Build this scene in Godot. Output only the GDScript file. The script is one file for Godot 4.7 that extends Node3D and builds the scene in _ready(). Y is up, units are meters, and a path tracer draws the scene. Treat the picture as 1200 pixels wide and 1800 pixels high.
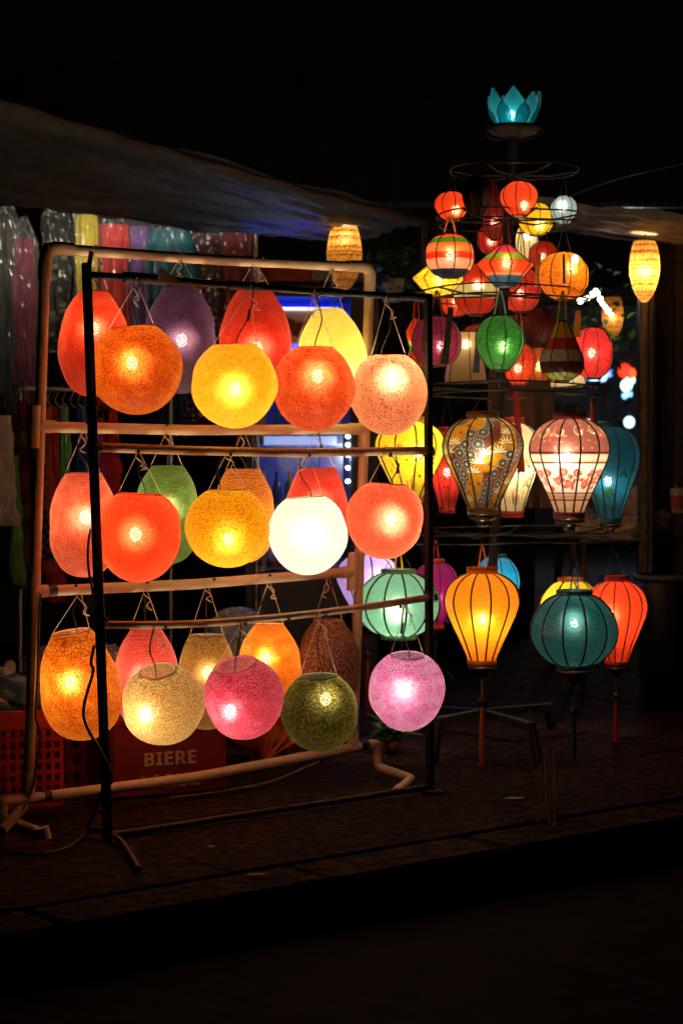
extends Node3D
# Night market pavement: a rack of rope lanterns, a wire tree of silk lanterns and the dim shop behind. Metres, y up, pavement at y = 0.

const WARM := Color(1.0, 0.84, 0.58)
var used := {}
var mats := {}
var texs := {}
var meshes := {}
var rng := RandomNumberGenerator.new()
const ALONG := Vector3(0.788, 0.000, -0.615)      # along the rack and the kerb
const OUT := Vector3(0.615, 0.000, 0.788)        # from the rack towards the street

# ---------------------------------------------------------------- helpers
func numbered(n: String) -> String:
	used[n] = used.get(n, -1) + 1
	return n if used[n] == 0 else "%s_%03d" % [n, used[n]]

func meta(o: Node, label: String, category: String, group := "", kind := "") -> Node:
	if label: o.set_meta("label", label)
	if category: o.set_meta("category", category)
	if group: o.set_meta("group", group)
	if kind: o.set_meta("kind", kind)
	return o

func thing(n: String, label: String, category: String, at := Vector3.ZERO, group := "", kind := "") -> Node3D:
	var o := Node3D.new()
	o.name = numbered(n)
	o.position = at
	add_child(o)
	meta(o, label, category, group, kind)
	return o

func part(n: String, mesh: Mesh, m: Material, parent: Node, at := Vector3.ZERO, turn := Vector3.ZERO) -> MeshInstance3D:
	var o := MeshInstance3D.new()
	var k := n
	var i := 0
	while parent.has_node(NodePath(k)):
		i += 1
		k = "%s_%03d" % [n, i]
	o.name = k
	o.mesh = mesh
	o.material_override = m
	o.position = at
	o.rotation_degrees = turn
	parent.add_child(o)
	return o

func solo(n: String, mesh: Mesh, m: Material, label: String, category: String, at := Vector3.ZERO, turn := Vector3.ZERO, group := "", kind := "") -> MeshInstance3D:
	var o := part(numbered(n), mesh, m, self, at, turn)
	meta(o, label, category, group, kind)
	return o

func S(r: float, g: float, b: float, al := 1.0) -> Color:   # a real-world base colour
	var c := Color(r, g, b).linear_to_srgb()
	c.a = al
	return c

func mat(key: String, c: Color, rough := 0.8, metal := 0.0) -> StandardMaterial3D:
	if mats.has(key): return mats[key]
	var m := StandardMaterial3D.new()
	m.resource_name = key
	m.albedo_color = c
	m.roughness = rough
	m.metallic = metal
	mats[key] = m
	return m

func film(key: String, c: Color, rough := 0.1) -> StandardMaterial3D:
	if mats.has(key): return mats[key]
	var m := mat(key, c, rough)
	m.transparency = BaseMaterial3D.TRANSPARENCY_ALPHA
	m.cull_mode = BaseMaterial3D.CULL_DISABLED
	return m

func glow(key: String, c: Color, e: float) -> StandardMaterial3D:
	if mats.has(key): return mats[key]
	var m := mat(key, Color(.8, .8, .8), .5)
	m.emission_enabled = true
	m.emission = c
	m.emission_energy_multiplier = e
	return m

func noise(kind: int, freq: float, oct: int, sd: int) -> FastNoiseLite:
	var f := FastNoiseLite.new()
	f.noise_type = kind
	f.frequency = freq
	f.seed = sd
	f.fractal_type = FastNoiseLite.FRACTAL_FBM if oct > 1 else FastNoiseLite.FRACTAL_NONE
	f.fractal_octaves = oct
	return f

func noise_tex(key: String, freq: float, oct: int, lo: Color, hi: Color, kind := FastNoiseLite.TYPE_SIMPLEX_SMOOTH, size := 512) -> ImageTexture:
	if texs.has(key): return texs[key]
	var im := noise(kind, freq, oct, key.hash() % 1000).get_seamless_image(size, size, false, false, 0.15)
	im.convert(Image.FORMAT_RGBA8)
	for y in size:
		for x in size:
			im.set_pixel(x, y, lo.lerp(hi, im.get_pixel(x, y).r))
	texs[key] = ImageTexture.create_from_image(im)
	return texs[key]

func worn(key: String, c: Color, rough: float, lo: float, scale: float, metal := 0.0, bump := 0.0, freq := 0.012, oct := 5) -> StandardMaterial3D:
	if mats.has(key): return mats[key]
	var m := mat(key, c, rough, metal)
	m.albedo_texture = noise_tex("worn_%s_%s_%s" % [lo, freq, oct], freq, oct, Color(lo, lo, lo), Color.WHITE)
	m.uv1_triplanar = true
	m.uv1_world_triplanar = true
	m.uv1_scale = Vector3.ONE * scale
	if bump > 0.0:
		m.heightmap_enabled = true
		m.heightmap_texture = m.albedo_texture
		m.heightmap_scale = bump
	return m

func begin() -> SurfaceTool:
	var st := SurfaceTool.new()
	st.begin(Mesh.PRIMITIVE_TRIANGLES)
	return st

func done(st: SurfaceTool) -> ArrayMesh:
	st.generate_normals()
	st.index()
	return st.commit()

func quad(st: SurfaceTool, p0: Vector3, p1: Vector3, p2: Vector3, p3: Vector3):   # clockwise seen from its front
	for v in [[p0, Vector2(0, 0)], [p1, Vector2(1, 0)], [p2, Vector2(1, 1)], [p0, Vector2(0, 0)], [p2, Vector2(1, 1)], [p3, Vector2(0, 1)]]:
		st.set_uv(v[1])
		st.add_vertex(v[0])

func add_tube(st: SurfaceTool, pts: Array, r: float, sides := 8, r_end := -1.0, caps := true):
	st.set_smooth_group(0)
	var n := pts.size()
	var rings := []
	var last := Vector3.ZERO
	for i in n:
		var a: Vector3 = pts[maxi(i - 1, 0)]
		var b: Vector3 = pts[mini(i + 1, n - 1)]
		var t := (b - a).normalized()
		if last == Vector3.ZERO:
			last = t.cross(Vector3.UP if absf(t.y) < 0.9 else Vector3.RIGHT).normalized()
		var nn := (last - t * last.dot(t)).normalized()
		last = nn
		var bb := t.cross(nn)
		var rr := r if r_end < 0.0 else lerpf(r, r_end, float(i) / maxf(1, n - 1))
		var ring := []
		for k in sides:
			var an := TAU * k / sides
			ring.append(pts[i] + (nn * cos(an) + bb * sin(an)) * rr)
		rings.append(ring)
	for i in n - 1:
		for k in sides:
			var k1 := (k + 1) % sides
			for v in [[rings[i][k], k, i], [rings[i + 1][k], k, i + 1], [rings[i][k1], k + 1, i], [rings[i][k1], k + 1, i], [rings[i + 1][k], k, i + 1], [rings[i + 1][k1], k + 1, i + 1]]:
				st.set_uv(Vector2(float(v[1]) / sides, float(v[2]) / (n - 1)))
				st.add_vertex(v[0])
	if caps:
		st.set_smooth_group(-1)
		for k in range(1, sides - 1):
			for v in [rings[0][0], rings[0][k], rings[0][k + 1], rings[n - 1][0], rings[n - 1][k + 1], rings[n - 1][k]]:
				st.set_uv(Vector2.ZERO)
				st.add_vertex(v)

func bent(pts: Array, rad: float) -> Array:      # straight runs with rounded corners
	var o := [pts[0]]
	for i in range(1, pts.size() - 1):
		var p: Vector3 = pts[i]
		var a: Vector3 = p + (pts[i - 1] - p).normalized() * minf(rad, p.distance_to(pts[i - 1]) * .45)
		var b: Vector3 = p + (pts[i + 1] - p).normalized() * minf(rad, p.distance_to(pts[i + 1]) * .45)
		for k in 6: o.append(a.lerp(p, k / 5.0).lerp(p.lerp(b, k / 5.0), k / 5.0))
	o.append(pts[pts.size() - 1])
	return o

func tube(pts: Array, r: float, sides := 8, r_end := -1.0) -> ArrayMesh:
	var st := begin()
	add_tube(st, pts, r, sides, r_end)
	return done(st)

func curve(pts: Array, steps := 6) -> Array:      # a smooth line through the points
	var o := []
	var n := pts.size()
	for i in n - 1:
		var p0 = pts[maxi(i - 1, 0)]
		var p3 = pts[mini(i + 2, n - 1)]
		for k in steps:
			o.append(pts[i].cubic_interpolate(pts[i + 1], p0, p3, float(k) / steps))
	o.append(pts[n - 1])
	return o

func add_box(st: SurfaceTool, size: Vector3, xf := Transform3D(), c := 0.0):      # a box with chamfered edges
	st.set_smooth_group(-1)
	var h := size / 2.0
	var k := minf(c, minf(h.x, minf(h.y, h.z)) * 0.9)
	for ax in 3:
		for s in [-1.0, 1.0]:
			var nrm := Vector3.ZERO
			nrm[ax] = s
			var a1 := (ax + 1) % 3
			var a2 := (ax + 2) % 3
			var p := []
			for q in [[-1, -1], [1, -1], [1, 1], [-1, 1]]:
				var v := Vector3.ZERO
				v[ax] = s * h[ax]
				v[a1] = q[0] * (h[a1] - k)
				v[a2] = q[1] * (h[a2] - k)
				p.append(xf * v)
			if s > 0: p.reverse()
			quad(st, p[0], p[1], p[2], p[3])
			if k > 0.0 and true:
				for e in 4:          # chamfer strip on each edge towards a1 / a2, built once per edge pair
					pass
	if k > 0.0:
		for ax in 3:
			var a1 := (ax + 1) % 3
			var a2 := (ax + 2) % 3
			for s1 in [-1.0, 1.0]:
				for s2 in [-1.0, 1.0]:
					var p := []
					for q in [[-1, 0], [1, 0], [1, 1], [-1, 1]]:
						var v := Vector3.ZERO
						v[ax] = q[0] * (h[ax] - k)
						v[a1] = s1 * (h[a1] if q[1] == 0 else h[a1] - k)
						v[a2] = s2 * (h[a2] - k if q[1] == 0 else h[a2])
						p.append(xf * v)
					if s1 * s2 < 0: p.reverse()
					p.reverse()
					quad(st, p[0], p[1], p[2], p[3])
		for sx in [-1.0, 1.0]:
			for sy in [-1.0, 1.0]:
				for sz in [-1.0, 1.0]:
					var p := [Vector3(sx * h.x, sy * (h.y - k), sz * (h.z - k)), Vector3(sx * (h.x - k), sy * h.y, sz * (h.z - k)), Vector3(sx * (h.x - k), sy * (h.y - k), sz * h.z)]
					if sx * sy * sz > 0: p.reverse()
					for v in p:
						st.set_uv(Vector2.ZERO)
						st.add_vertex(xf * v)

func box(size: Vector3, c := 0.0) -> ArrayMesh:
	var key := "box%s%s" % [size, c]
	if not meshes.has(key):
		var st := begin()
		add_box(st, size, Transform3D(), c)
		meshes[key] = done(st)
	return meshes[key]

func ball(r: float, squash := 1.0) -> SphereMesh:
	var key := "ball%s%s" % [r, squash]
	if not meshes.has(key):
		var m := SphereMesh.new()
		m.radius = r
		m.height = 2.0 * r * squash
		m.radial_segments = 16
		m.rings = 8
		meshes[key] = m
	return meshes[key]

# a turned shape: profile points are (radius, height) from the top down; sides > 0 pulls the panels between the ribs flat
func lathe(prof: Array, seg := 40, ribs := 0, flat := 0.8, dent := 0.0, sd := 0, fold := 0.0, folds := 0) -> ArrayMesh:
	var st := begin()
	st.set_smooth_group(0)
	var nz := noise(FastNoiseLite.TYPE_SIMPLEX_SMOOTH, 1.0, 1, sd)
	var n := prof.size()
	var run := [0.0]
	for i in range(1, n): run.append(run[i - 1] + prof[i].distance_to(prof[i - 1]))
	var g := []
	for i in n:
		var row := []
		for j in seg + 1:
			var an := TAU * j / seg
			var r: float = prof[i].x
			if ribs > 0:
				var w := TAU / ribs
				r *= lerpf(1.0, cos(w / 2) / cos(fmod(an, w) - w / 2), flat)
			if dent > 0.0:
				var aj := TAU * (j % seg) / seg
				r *= 1.0 + dent * 1.6 * nz.get_noise_3d(sin(aj) * 1.1, prof[i].y * 7.0, cos(aj) * 1.1)
			if folds > 0:
				r *= 1.0 + fold * (float(i) / n) * sin(an * folds + sin(an * 3.0 + sd) * 1.5)
			row.append(Vector3(-sin(an) * r, prof[i].y, -cos(an) * r))
		g.append(row)
	for i in n - 1:
		for j in seg:
			for q in [[i, j], [i, j + 1], [i + 1, j + 1], [i, j], [i + 1, j + 1], [i + 1, j]]:
				if (q == [i, j + 1] and prof[i].x < 1e-5): pass
				st.set_uv(Vector2(float(q[1]) / seg, run[q[0]] / run[n - 1]))
				st.add_vertex(g[q[0]][q[1]])
	return done(st)

func spline(pts: Array, steps := 5) -> Array:
	return curve(pts, steps)

# ---------------------------------------------------------------- lantern skins
func weave(kind: String) -> ImageTexture:
	if texs.has(kind): return texs[kind]
	var w := 1024
	var h := 512
	var im := Image.create(w, h, false, Image.FORMAT_RGBA8)
	var sd := kind.hash() % 997
	var rg := RandomNumberGenerator.new()
	rg.seed = sd
	var cell := noise(FastNoiseLite.TYPE_CELLULAR, 1.0, 1, sd)
	cell.cellular_return_type = FastNoiseLite.RETURN_DISTANCE2_SUB
	cell.cellular_jitter = 1.0
	var soft := noise(FastNoiseLite.TYPE_SIMPLEX_SMOOTH, 1.0, 3, sd + 1)
	var fine := noise(FastNoiseLite.TYPE_SIMPLEX, 1.0, 1, sd + 2)
	var dk := {"fibre": Color(.66, .42, .2), "fine": Color(.86, .8, .7), "fine2": Color(.6, .33, .22), "olive": Color(.1, .08, .05), "brown": Color(.35, .24, .18), "lilac": Color(.56, .26, .38), "confetti": Color(.55, .4, .3), "flecked": Color(.42, .3, .36)}
	var dark: Color = dk.get(kind, Color(.5, .25, .16))
	var flecks := [Color(.25, .4, .9), Color(1, .35, .3), Color(.5, .9, .4), Color(1, .8, .3), Color(.7, .3, .8)]
	for y in h:
		var p: float = PI * (y + 0.5) / h
		for x in w:
			var t: float = TAU * x / w
			var q := Vector3(sin(p) * cos(t), cos(p), sin(p) * sin(t))
			var k := 26.0 if kind in ["confetti", "lilac"] else 21.0 if kind in ["crackle", "flecked", "confetti", "olive", "lilac"] else 25.0
			var c := 1.0
			var warp := soft.get_noise_3dv(q * 3.0)
			match kind:
				"wound", "coarse", "brown":
					var rows := 64.0 if kind == "wound" else 46.0
					var ph := p / PI * rows * TAU * .5 + warp * 5.0
					var a := absf(sin(ph))
					var b := clampf((cell.get_noise_3d(q.x * 20, q.y * 34, q.z * 20) + 1.0) * 2.0, 0, 1)
					var cols := .5 + .5 * sin(t * 84 + soft.get_noise_3dv(q * 8.0) * 6.0)
					c = clampf(-.25 + .6 * a + .35 * b + .45 * cols, 0, 1)
					if kind == "brown": c = clampf(.5 + fine.get_noise_3d(q.x * 30, q.y * 7, q.z * 30) * 1.1, 0, 1)
				"fibre":
					var a := clampf((cell.get_noise_3dv(q * 9.0 + Vector3.ONE * warp) + 1.0) * 2.6, 0, 1)
					var b := clampf(absf(fine.get_noise_3d(q.x * 9, q.y * 9, q.z * 9)) * 5.0, 0, 1)
					c = clampf(.35 * a + .4 * b + .3, 0, 1)
				_:
					var v := cell.get_noise_3d(q.x * k, q.y * k * 1.05, q.z * k) + 1.0
					c = clampf(smoothstep(.02, .34, v) * .92 + fine.get_noise_3dv(q * 60.0) * .14, 0, 1)
			var lo := dark
			var hi := Color.WHITE
			if kind in ["flecked", "confetti"]:
				var z := fine.get_noise_3d(q.x * 26 + 7, q.y * 9, q.z * 26)
				var f: Color = flecks[int(floor((soft.get_noise_3dv(q * 7.0) + 1.0) * 9.0)) % 5]
				if kind == "flecked": f = Color(.35, .6, 1.0)
				hi = hi.lerp(f, clampf(z * 1.6, 0, .75) if kind == "confetti" else clampf(warp * .8 + z * .6 - .25, 0, .22))
				lo = lo.lerp(f * .6, .4)
			elif kind == "olive":
				hi = Color(1, .95, .4).lerp(Color(.3, .26, .1), clampf(.4 + fine.get_noise_3d(q.x * 16, q.y * 4, q.z * 16) * 1.2, 0, 1))
			elif kind == "lilac":
				hi = Color(1, 1, .95).lerp(Color(.9, .5, .75), clampf(.3 + warp, 0, 1))
			elif kind == "wound" or kind == "crackle":
				hi = Color.WHITE.lerp(Color(.86, .7, .6), clampf(.5 + warp * 1.2, 0, 1))
			var o := lo.lerp(hi, c)
			o.a = 0.0 if x % 4 == (y / 4 * 7 + x / 4 * 5 + x / 16) % 4 and y % 4 == (x / 4 * 3 + y / 4 * 2 + y / 12) % 4 else 1.0
			im.set_pixel(x, y, o)
	texs[kind] = ImageTexture.create_from_image(im)
	return texs[kind]

func shade_material(key: String, dye: Color, tex: Texture2D, opaque: float, rough: float, gaps := false) -> StandardMaterial3D:
	if mats.has(key): return mats[key]
	var m := mat(key, S(dye.r, dye.g, dye.b, opaque), rough)
	m.albedo_texture = tex
	m.refraction_enabled = true
	m.refraction_scale = 0.05
	m.backlight_enabled = true
	m.backlight = Color(.7, .7, .7).linear_to_srgb()
	m.cull_mode = BaseMaterial3D.CULL_DISABLED
	if gaps:
		m.transparency = BaseMaterial3D.TRANSPARENCY_ALPHA_SCISSOR
		m.alpha_scissor_threshold = 0.5
	else:
		m.transparency = BaseMaterial3D.TRANSPARENCY_ALPHA
	return m

func lamp_bulb(parent: Node3D, at: Vector3, energy: float, r := 0.021, c := WARM):
	part("bulb", ball(r, 1.25), glow("bulb_%s" % c, c.linear_to_srgb(), 16.0), parent, at)
	var l := OmniLight3D.new()
	l.name = "bulb_light"
	l.light_color = c.linear_to_srgb()
	l.light_energy = energy
	l.light_size = r * 0.9
	l.omni_range = 12.0
	l.omni_attenuation = 2.0
	l.shadow_enabled = true
	l.position = at
	parent.add_child(l)

func rope_lantern(d: Dictionary, label: String, group: String):
	var o := thing("rope_lantern", label, "lantern", d.at, group)
	var prof := []
	var open: float = d.open
	if d.shape == "ball":
		var ph0 := asin(minf(.9, open))
		var ry: float = d.down
		for i in 25:
			var ph := lerpf(ph0, PI, i / 24.0)
			prof.append(Vector2(sin(ph) * d.r, cos(ph) * ry))
	else:
		var pts := []
		for q in [[0.0, 0.0], [.52, .15], [.86, .33], [1.0, .54], [.96, .7], [.81, .845], [.58, .935], [.3, .985], [0.0, 1.0]]:
			var rr: float = q[0]
			if q[1] < .5: rr = open + (1.0 - open) * q[0]
			pts.append(Vector2(rr * d.r, d.up - q[1] * (d.up + d.down)))
		prof = spline(pts, 4)
	prof[prof.size() - 1].x = 0.0004
	var m := shade_material("rope_%d" % d.seed, d.dye, weave(d.weave), d.opaque, .66, true)
	var sh := part("shade", lathe(prof, 48, 0, 0, d.dent, d.seed), m, o, Vector3.ZERO, d.turn)
	# a rolled thread edge round the opening
	var rim := []
	var top: Vector2 = prof[0]
	for k in 25: rim.append(Vector3(cos(TAU * k / 24) * top.x, top.y, sin(TAU * k / 24) * top.x))
	part("rim", tube(rim, .0022, 5), mat("rim_%d" % d.seed, S(d.dye.r * .8, d.dye.g * .8, d.dye.b * .8), .9), sh)
	if d.energy > 0.0: lamp_bulb(o, d.bulb, d.energy)
	# strings from the rim up to the bar, with a slack loop at the knot
	rng.seed = d.seed
	var b := sh.transform.basis
	var cotton := mat("cotton", S(.7, .5, .34), .95)
	var hang: Vector3 = d.hang
	for s in [-1.0, 1.0]:
		part("string", tube([b * Vector3(s * top.x, top.y, 0.02), hang], .0013, 4), cotton, o)
	var lx := rng.randf_range(-.03, .03)
	var lp := [hang]
	for k in 7:
		var q := k / 6.0
		lp.append(hang + Vector3(lx * sin(q * PI) + (.012 if k % 2 else -.008), -.02 - .075 * sin(q * PI) * rng.randf_range(.5, 1.0), .024 + .01 * sin(q * 6.0)))
	lp.append(hang + Vector3(.006, .018, .02))
	part("string", tube(curve(lp, 4), .0012, 4), cotton, o)
	if d.cord:
		var e := b * Vector3(rng.randf_range(-.4, .4) * top.x, top.y - .01, .01)
		var up := hang + Vector3(rng.randf_range(-.02, .02), .0, .01)
		var mid := e.lerp(up, .55) + Vector3(rng.randf_range(-.025, .025), 0, .012)
		part("power_cord", tube(curve([e + Vector3(0, -.03, -.005), e + Vector3(0, .03, .008), mid, up], 5), .0024, 5), mat("black_cord", S(.02, .017, .015), .55), o)
		if d.seed % 2 == 0:
			part("connector", tube([mid + Vector3(-.004, -.02, .003), mid + Vector3(.002, .02, .003)], .0055, 6), mat("black_cord", S(.02, .017, .015), .55), o)

# silk prints -------------------------------------------------------------
func disc(im: Image, cx: float, cy: float, r: float, c: Color, petals := 0, depth := 0.0, spin := 0.0, inner := 0.0, ratio := 1.0):
	var w := im.get_width()
	for y in range(int(cy - r * ratio) - 1, int(cy + r * ratio) + 2):
		if y < 0 or y >= im.get_height(): continue
		for x in range(int(cx - r) - 1, int(cx + r) + 2):
			var dx := x - cx
			var dy := (y - cy) / ratio
			var dd := sqrt(dx * dx + dy * dy)
			var lim := r
			if petals > 0: lim = r * (1.0 - depth * (.5 + .5 * cos(atan2(dy, dx) * petals + spin)))
			if dd <= lim and dd >= inner: im.set_pixel(posmod(x, w), y, c)

func leafshape(im: Image, cx: float, cy: float, l: float, wd: float, an: float, c: Color):
	for k in 12:
		var q := k / 11.0
		disc(im, cx + cos(an) * l * (q - .5), cy + sin(an) * l * (q - .5), maxf(1.0, wd * sin(q * PI)), c)

func flower(im: Image, x: float, y: float, r: float, c: Color, eye: Color, petals := 6):
	disc(im, x, y, r, c, petals, .4, x)
	disc(im, x, y, r * .62, c.lightened(.35), petals, .4, x + 1.0)
	disc(im, x, y, r * .28, eye)

func silk(kind: String) -> ImageTexture:
	if texs.has(kind): return texs[kind]
	var w := 640
	var h := 320
	var im := Image.create(w, h, false, Image.FORMAT_RGBA8)
	var r := RandomNumberGenerator.new()
	r.seed = 77 + kind.length()
	im.fill(Color.WHITE)
	var bands := []
	match kind:
		"bands_ball": bands = [[.16, Color(.95, .14, .03)], [.29, Color(.16, .4, .05)], [.34, Color(.95, .34, .08)], [.46, Color(.95, .46, .2)], [.57, Color(.95, .13, .04)], [.76, Color(.98, .6, .42)], [1.0, Color(.01, .05, .12)]]
		"bands_diamond": bands = [[.22, Color(.7, .1, .14)], [.4, Color(.32, .4, .05)], [.47, Color(.8, .16, .04)], [.72, Color(.96, .22, .05)], [.78, Color(.9, .4, .2)], [1.0, Color(.05, .25, .32)]]
		"bands_red": bands = [[.42, Color(.9, .16, .05)], [.66, Color(.95, .85, .55)], [1.0, Color(.9, .16, .06)]]
		"bands_hour": bands = [[.36, Color(.95, .25, .08)], [.44, Color(.7, .6, .1)], [.54, Color(.3, .4, .1)], [.74, Color(.95, .28, .06)], [1.0, Color(.4, .42, .08)]]
		"bands_drop": bands = [[.26, Color(1, .72, .1)], [.45, Color(.9, .1, .12)], [.63, Color(.95, .82, .75)], [.8, Color(.34, .04, .09)], [1.0, Color(.8, .8, .16)]]
	if bands:
		for y in h:
			for b in bands:
				if float(y) / h <= b[0]:
					im.fill_rect(Rect2i(0, y, w, 1), b[1])
					break
	match kind:
		"posy_yellow", "posy_red", "posy_cream", "posy_teal":
			var pal: Array = {"posy_yellow": [Color(.98, .95, .8), Color(.85, .25, .15), Color(.25, .45, .15)], "posy_red": [Color(.95, .9, .7), Color(.9, .8, .2), Color(.2, .4, .2)], "posy_cream": [Color(.95, .62, .35), Color(.9, .4, .2), Color(.18, .35, .38)], "posy_teal": [Color(1, .78, .2), Color(.95, .5, .1), Color(.2, .5, .2)]}[kind]
			if kind == "posy_teal": im.fill(Color(1, 1, 1))
			for i in 15:
				var x := i * w / 15.0 + r.randf_range(-14, 14)
				var y := r.randf_range(.3, .78) * h
				leafshape(im, x + 14, y + 12, 26, 5, .6, pal[2])
				leafshape(im, x - 12, y + 10, 22, 4, 2.4, pal[2].darkened(.2))
				flower(im, x, y, r.randf_range(12, 19), pal[0], pal[1], 5)
				if i % 3 == 0: flower(im, x + 16, y - 14, 8, pal[1], pal[0], 5)
			for i in 46:
				var x := r.randf() * w
				var l := r.randf_range(20, 60)
				leafshape(im, x, h * .95 - l / 2, l, 2.5, PI / 2 + r.randf_range(-.2, .2), pal[2].darkened(.3))
				for k in 3: disc(im, x + r.randf_range(-4, 4), h * .95 - l + k * 6, 3.2, pal[1] if k % 2 else Color(.9, .5, .6))
		"fans":
			var n := noise(FastNoiseLite.TYPE_SIMPLEX_SMOOTH, .006, 2, 5)
			for y in h:
				for x in w:
					var t: float = TAU * x / w
					var v := sin(t * 4.0 + y * .03 + n.get_noise_2d(cos(t) * 90, sin(t) * 90 + y) * 1.2)
					var c := Color(.72, .42, .03)
					if v > .02: c = Color(.3, .1, .06).lerp(Color(.42, .17, .1), .5 + .5 * n.get_noise_2d(x * 9, y * 9))
					elif v > -.16 and (int(x * .6 + y * .9) % 9) < 4: c = Color(.95, .85, .6) if v > -.09 else Color(.06, .04, .03)
					im.set_pixel(x, y, c)
			for i in 170:
				var x := (i % 17 + .5 * (i / 17 % 2) + r.randf_range(-.12, .12)) * w / 17.0
				var y := (i / 17 + .5 + r.randf_range(-.12, .12)) * h / 10.0
				var t: float = TAU * x / w
				var v := sin(t * 4.0 + y * .03)
				if v > .1:
					disc(im, x, y, 17, Color(.16, .05, .04))
					for k in 14: disc(im, x + cos(TAU * k / 14) * 15, y + sin(TAU * k / 14) * 15, 1.6, Color(.98, .9, .75))
					disc(im, x, y, 13, Color(.12, .26, .22), 14, .22)
					disc(im, x, y, 4.5, Color(.75, .3, .2))
					disc(im, x, y, 2.4, Color(.95, .8, .6))
				elif v < -.5:
					if r.randf() < .55:
						disc(im, x, y, 9, Color(.25, .16, .06), 8, .75)
						disc(im, x + 14, y + 20, 10, Color(.35, .2, .05), 0, 0, 0, 8, 1.4)
					else:
						for k in 13: leafshape(im, x + cos(PI + PI * k / 12) * 12, y + sin(PI + PI * k / 12) * 12, 24, 2.4, PI * k / 12, Color(1, .93, .72) if k % 2 else Color(.45, .32, .2))
		"paisley":
			for y in h:
				var v := float(y) / h
				var c := Color(.97, .86, .76)
				if v < .4: c = Color(.6, .3, .25)
				elif v < .42 or (v > .495 and v < .51) or (v > .8 and v < .815) or (v > .87 and v < .885): c = Color(.3, .1, .09)
				elif v < .5 or v > .815: c = Color(.92, .68, .5)
				im.fill_rect(Rect2i(0, y, w, 1), c)
			for k in 64:
				disc(im, k * 10 + 5, .455 * h, 3.4, Color(.99, .9, .75), 0, 0, 0, 0, 2.4)
				disc(im, k * 10 + 5, .845 * h, 3.2, Color(.75, .4, .28), 0, 0, 0, 0, 2.0)
			for i in 12:
				var x := i * w / 12.0 + r.randf_range(-6, 6)
				for k in 16:
					var a := k * .34 + i
					disc(im, x + cos(a) * (4 + k * 1.2), .2 * h + sin(a) * (4 + k * 1.5), 3.4 - k * .1, Color(.98, .86, .6))
				if i % 3 == 1: flower(im, x + 26, .24 * h, 14, Color(.85, .2, .1), Color(.98, .8, .4), 8)
				for k in 6: disc(im, x + r.randf_range(-28, 28), r.randf_range(.06, .38) * h, 2.6, Color(.96, .7, .35))
			for i in 26:
				var x := i * w / 26.0 + r.randf_range(-6, 6)
				var y := (.6 if i % 2 else .7) * h + r.randf_range(-6, 6)
				for k in 5: leafshape(im, x + r.randf_range(-22, 22), y + r.randf_range(-12, 28), 18, 5, r.randf_range(0, 3.1), [Color(.8, .2, .1), Color(.85, .42, .22), Color(.5, .3, .3)][k % 3])
				disc(im, x, y, 15, Color(.7, .16, .08), 9, .35)
				flower(im, x, y, 12.5, Color(.88, .3, .16), Color(.55, .5, .62), 9)
	# woven threads: slubs run round the lantern
	var slub := noise(FastNoiseLite.TYPE_SIMPLEX, 1.0, 2, 31)
	var amt: float = {"slub": .85, "slubfine": .24, "sheen_teal": .4, "plain": .12, "fibre_paper": .2}.get(kind, .2)
	if kind.begins_with("bands"): amt = .34
	for y in h:
		for x in w:
			var t: float = TAU * x / w
			var v := slub.get_noise_3d(cos(t) * 3.0, y * .24, sin(t) * 3.0)
			if kind == "fibre_paper": v = slub.get_noise_3d(cos(t) * 14.0, y * .14, sin(t) * 14.0)
			var c := im.get_pixel(x, y)
			var k := clampf(1.0 - amt * .3 + v * amt * .8, 0.0, 1.0)
			im.set_pixel(x, y, Color(c.r * k, c.g * k, c.b * k, 0.0 if r.randf() < .07 else 1.0))
	texs[kind] = ImageTexture.create_from_image(im)
	return texs[kind]

const SHAPES := {
	"balloon": [[.4, 0], [.64, .045], [.88, .14], [1.0, .28], [.97, .41], [.8, .59], [.58, .79], [.42, .95], [.38, 1]],
	"garlic": [[.3, 0], [.62, .07], [.92, .25], [1.0, .45], [.9, .65], [.62, .88], [.36, 1]],
	"round": [[.3, 0], [.66, .08], [.93, .27], [1.0, .5], [.93, .73], [.66, .92], [.34, 1]],
	"flat": [[.4, 0], [.64, .08], [.89, .27], [1.0, .5], [.91, .73], [.64, .93], [.4, 1]],
	"drop": [[.24, 0], [.42, .14], [.72, .38], [.96, .6], [1.0, .72], [.88, .87], [.5, .98], [.34, 1]],
}

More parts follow.
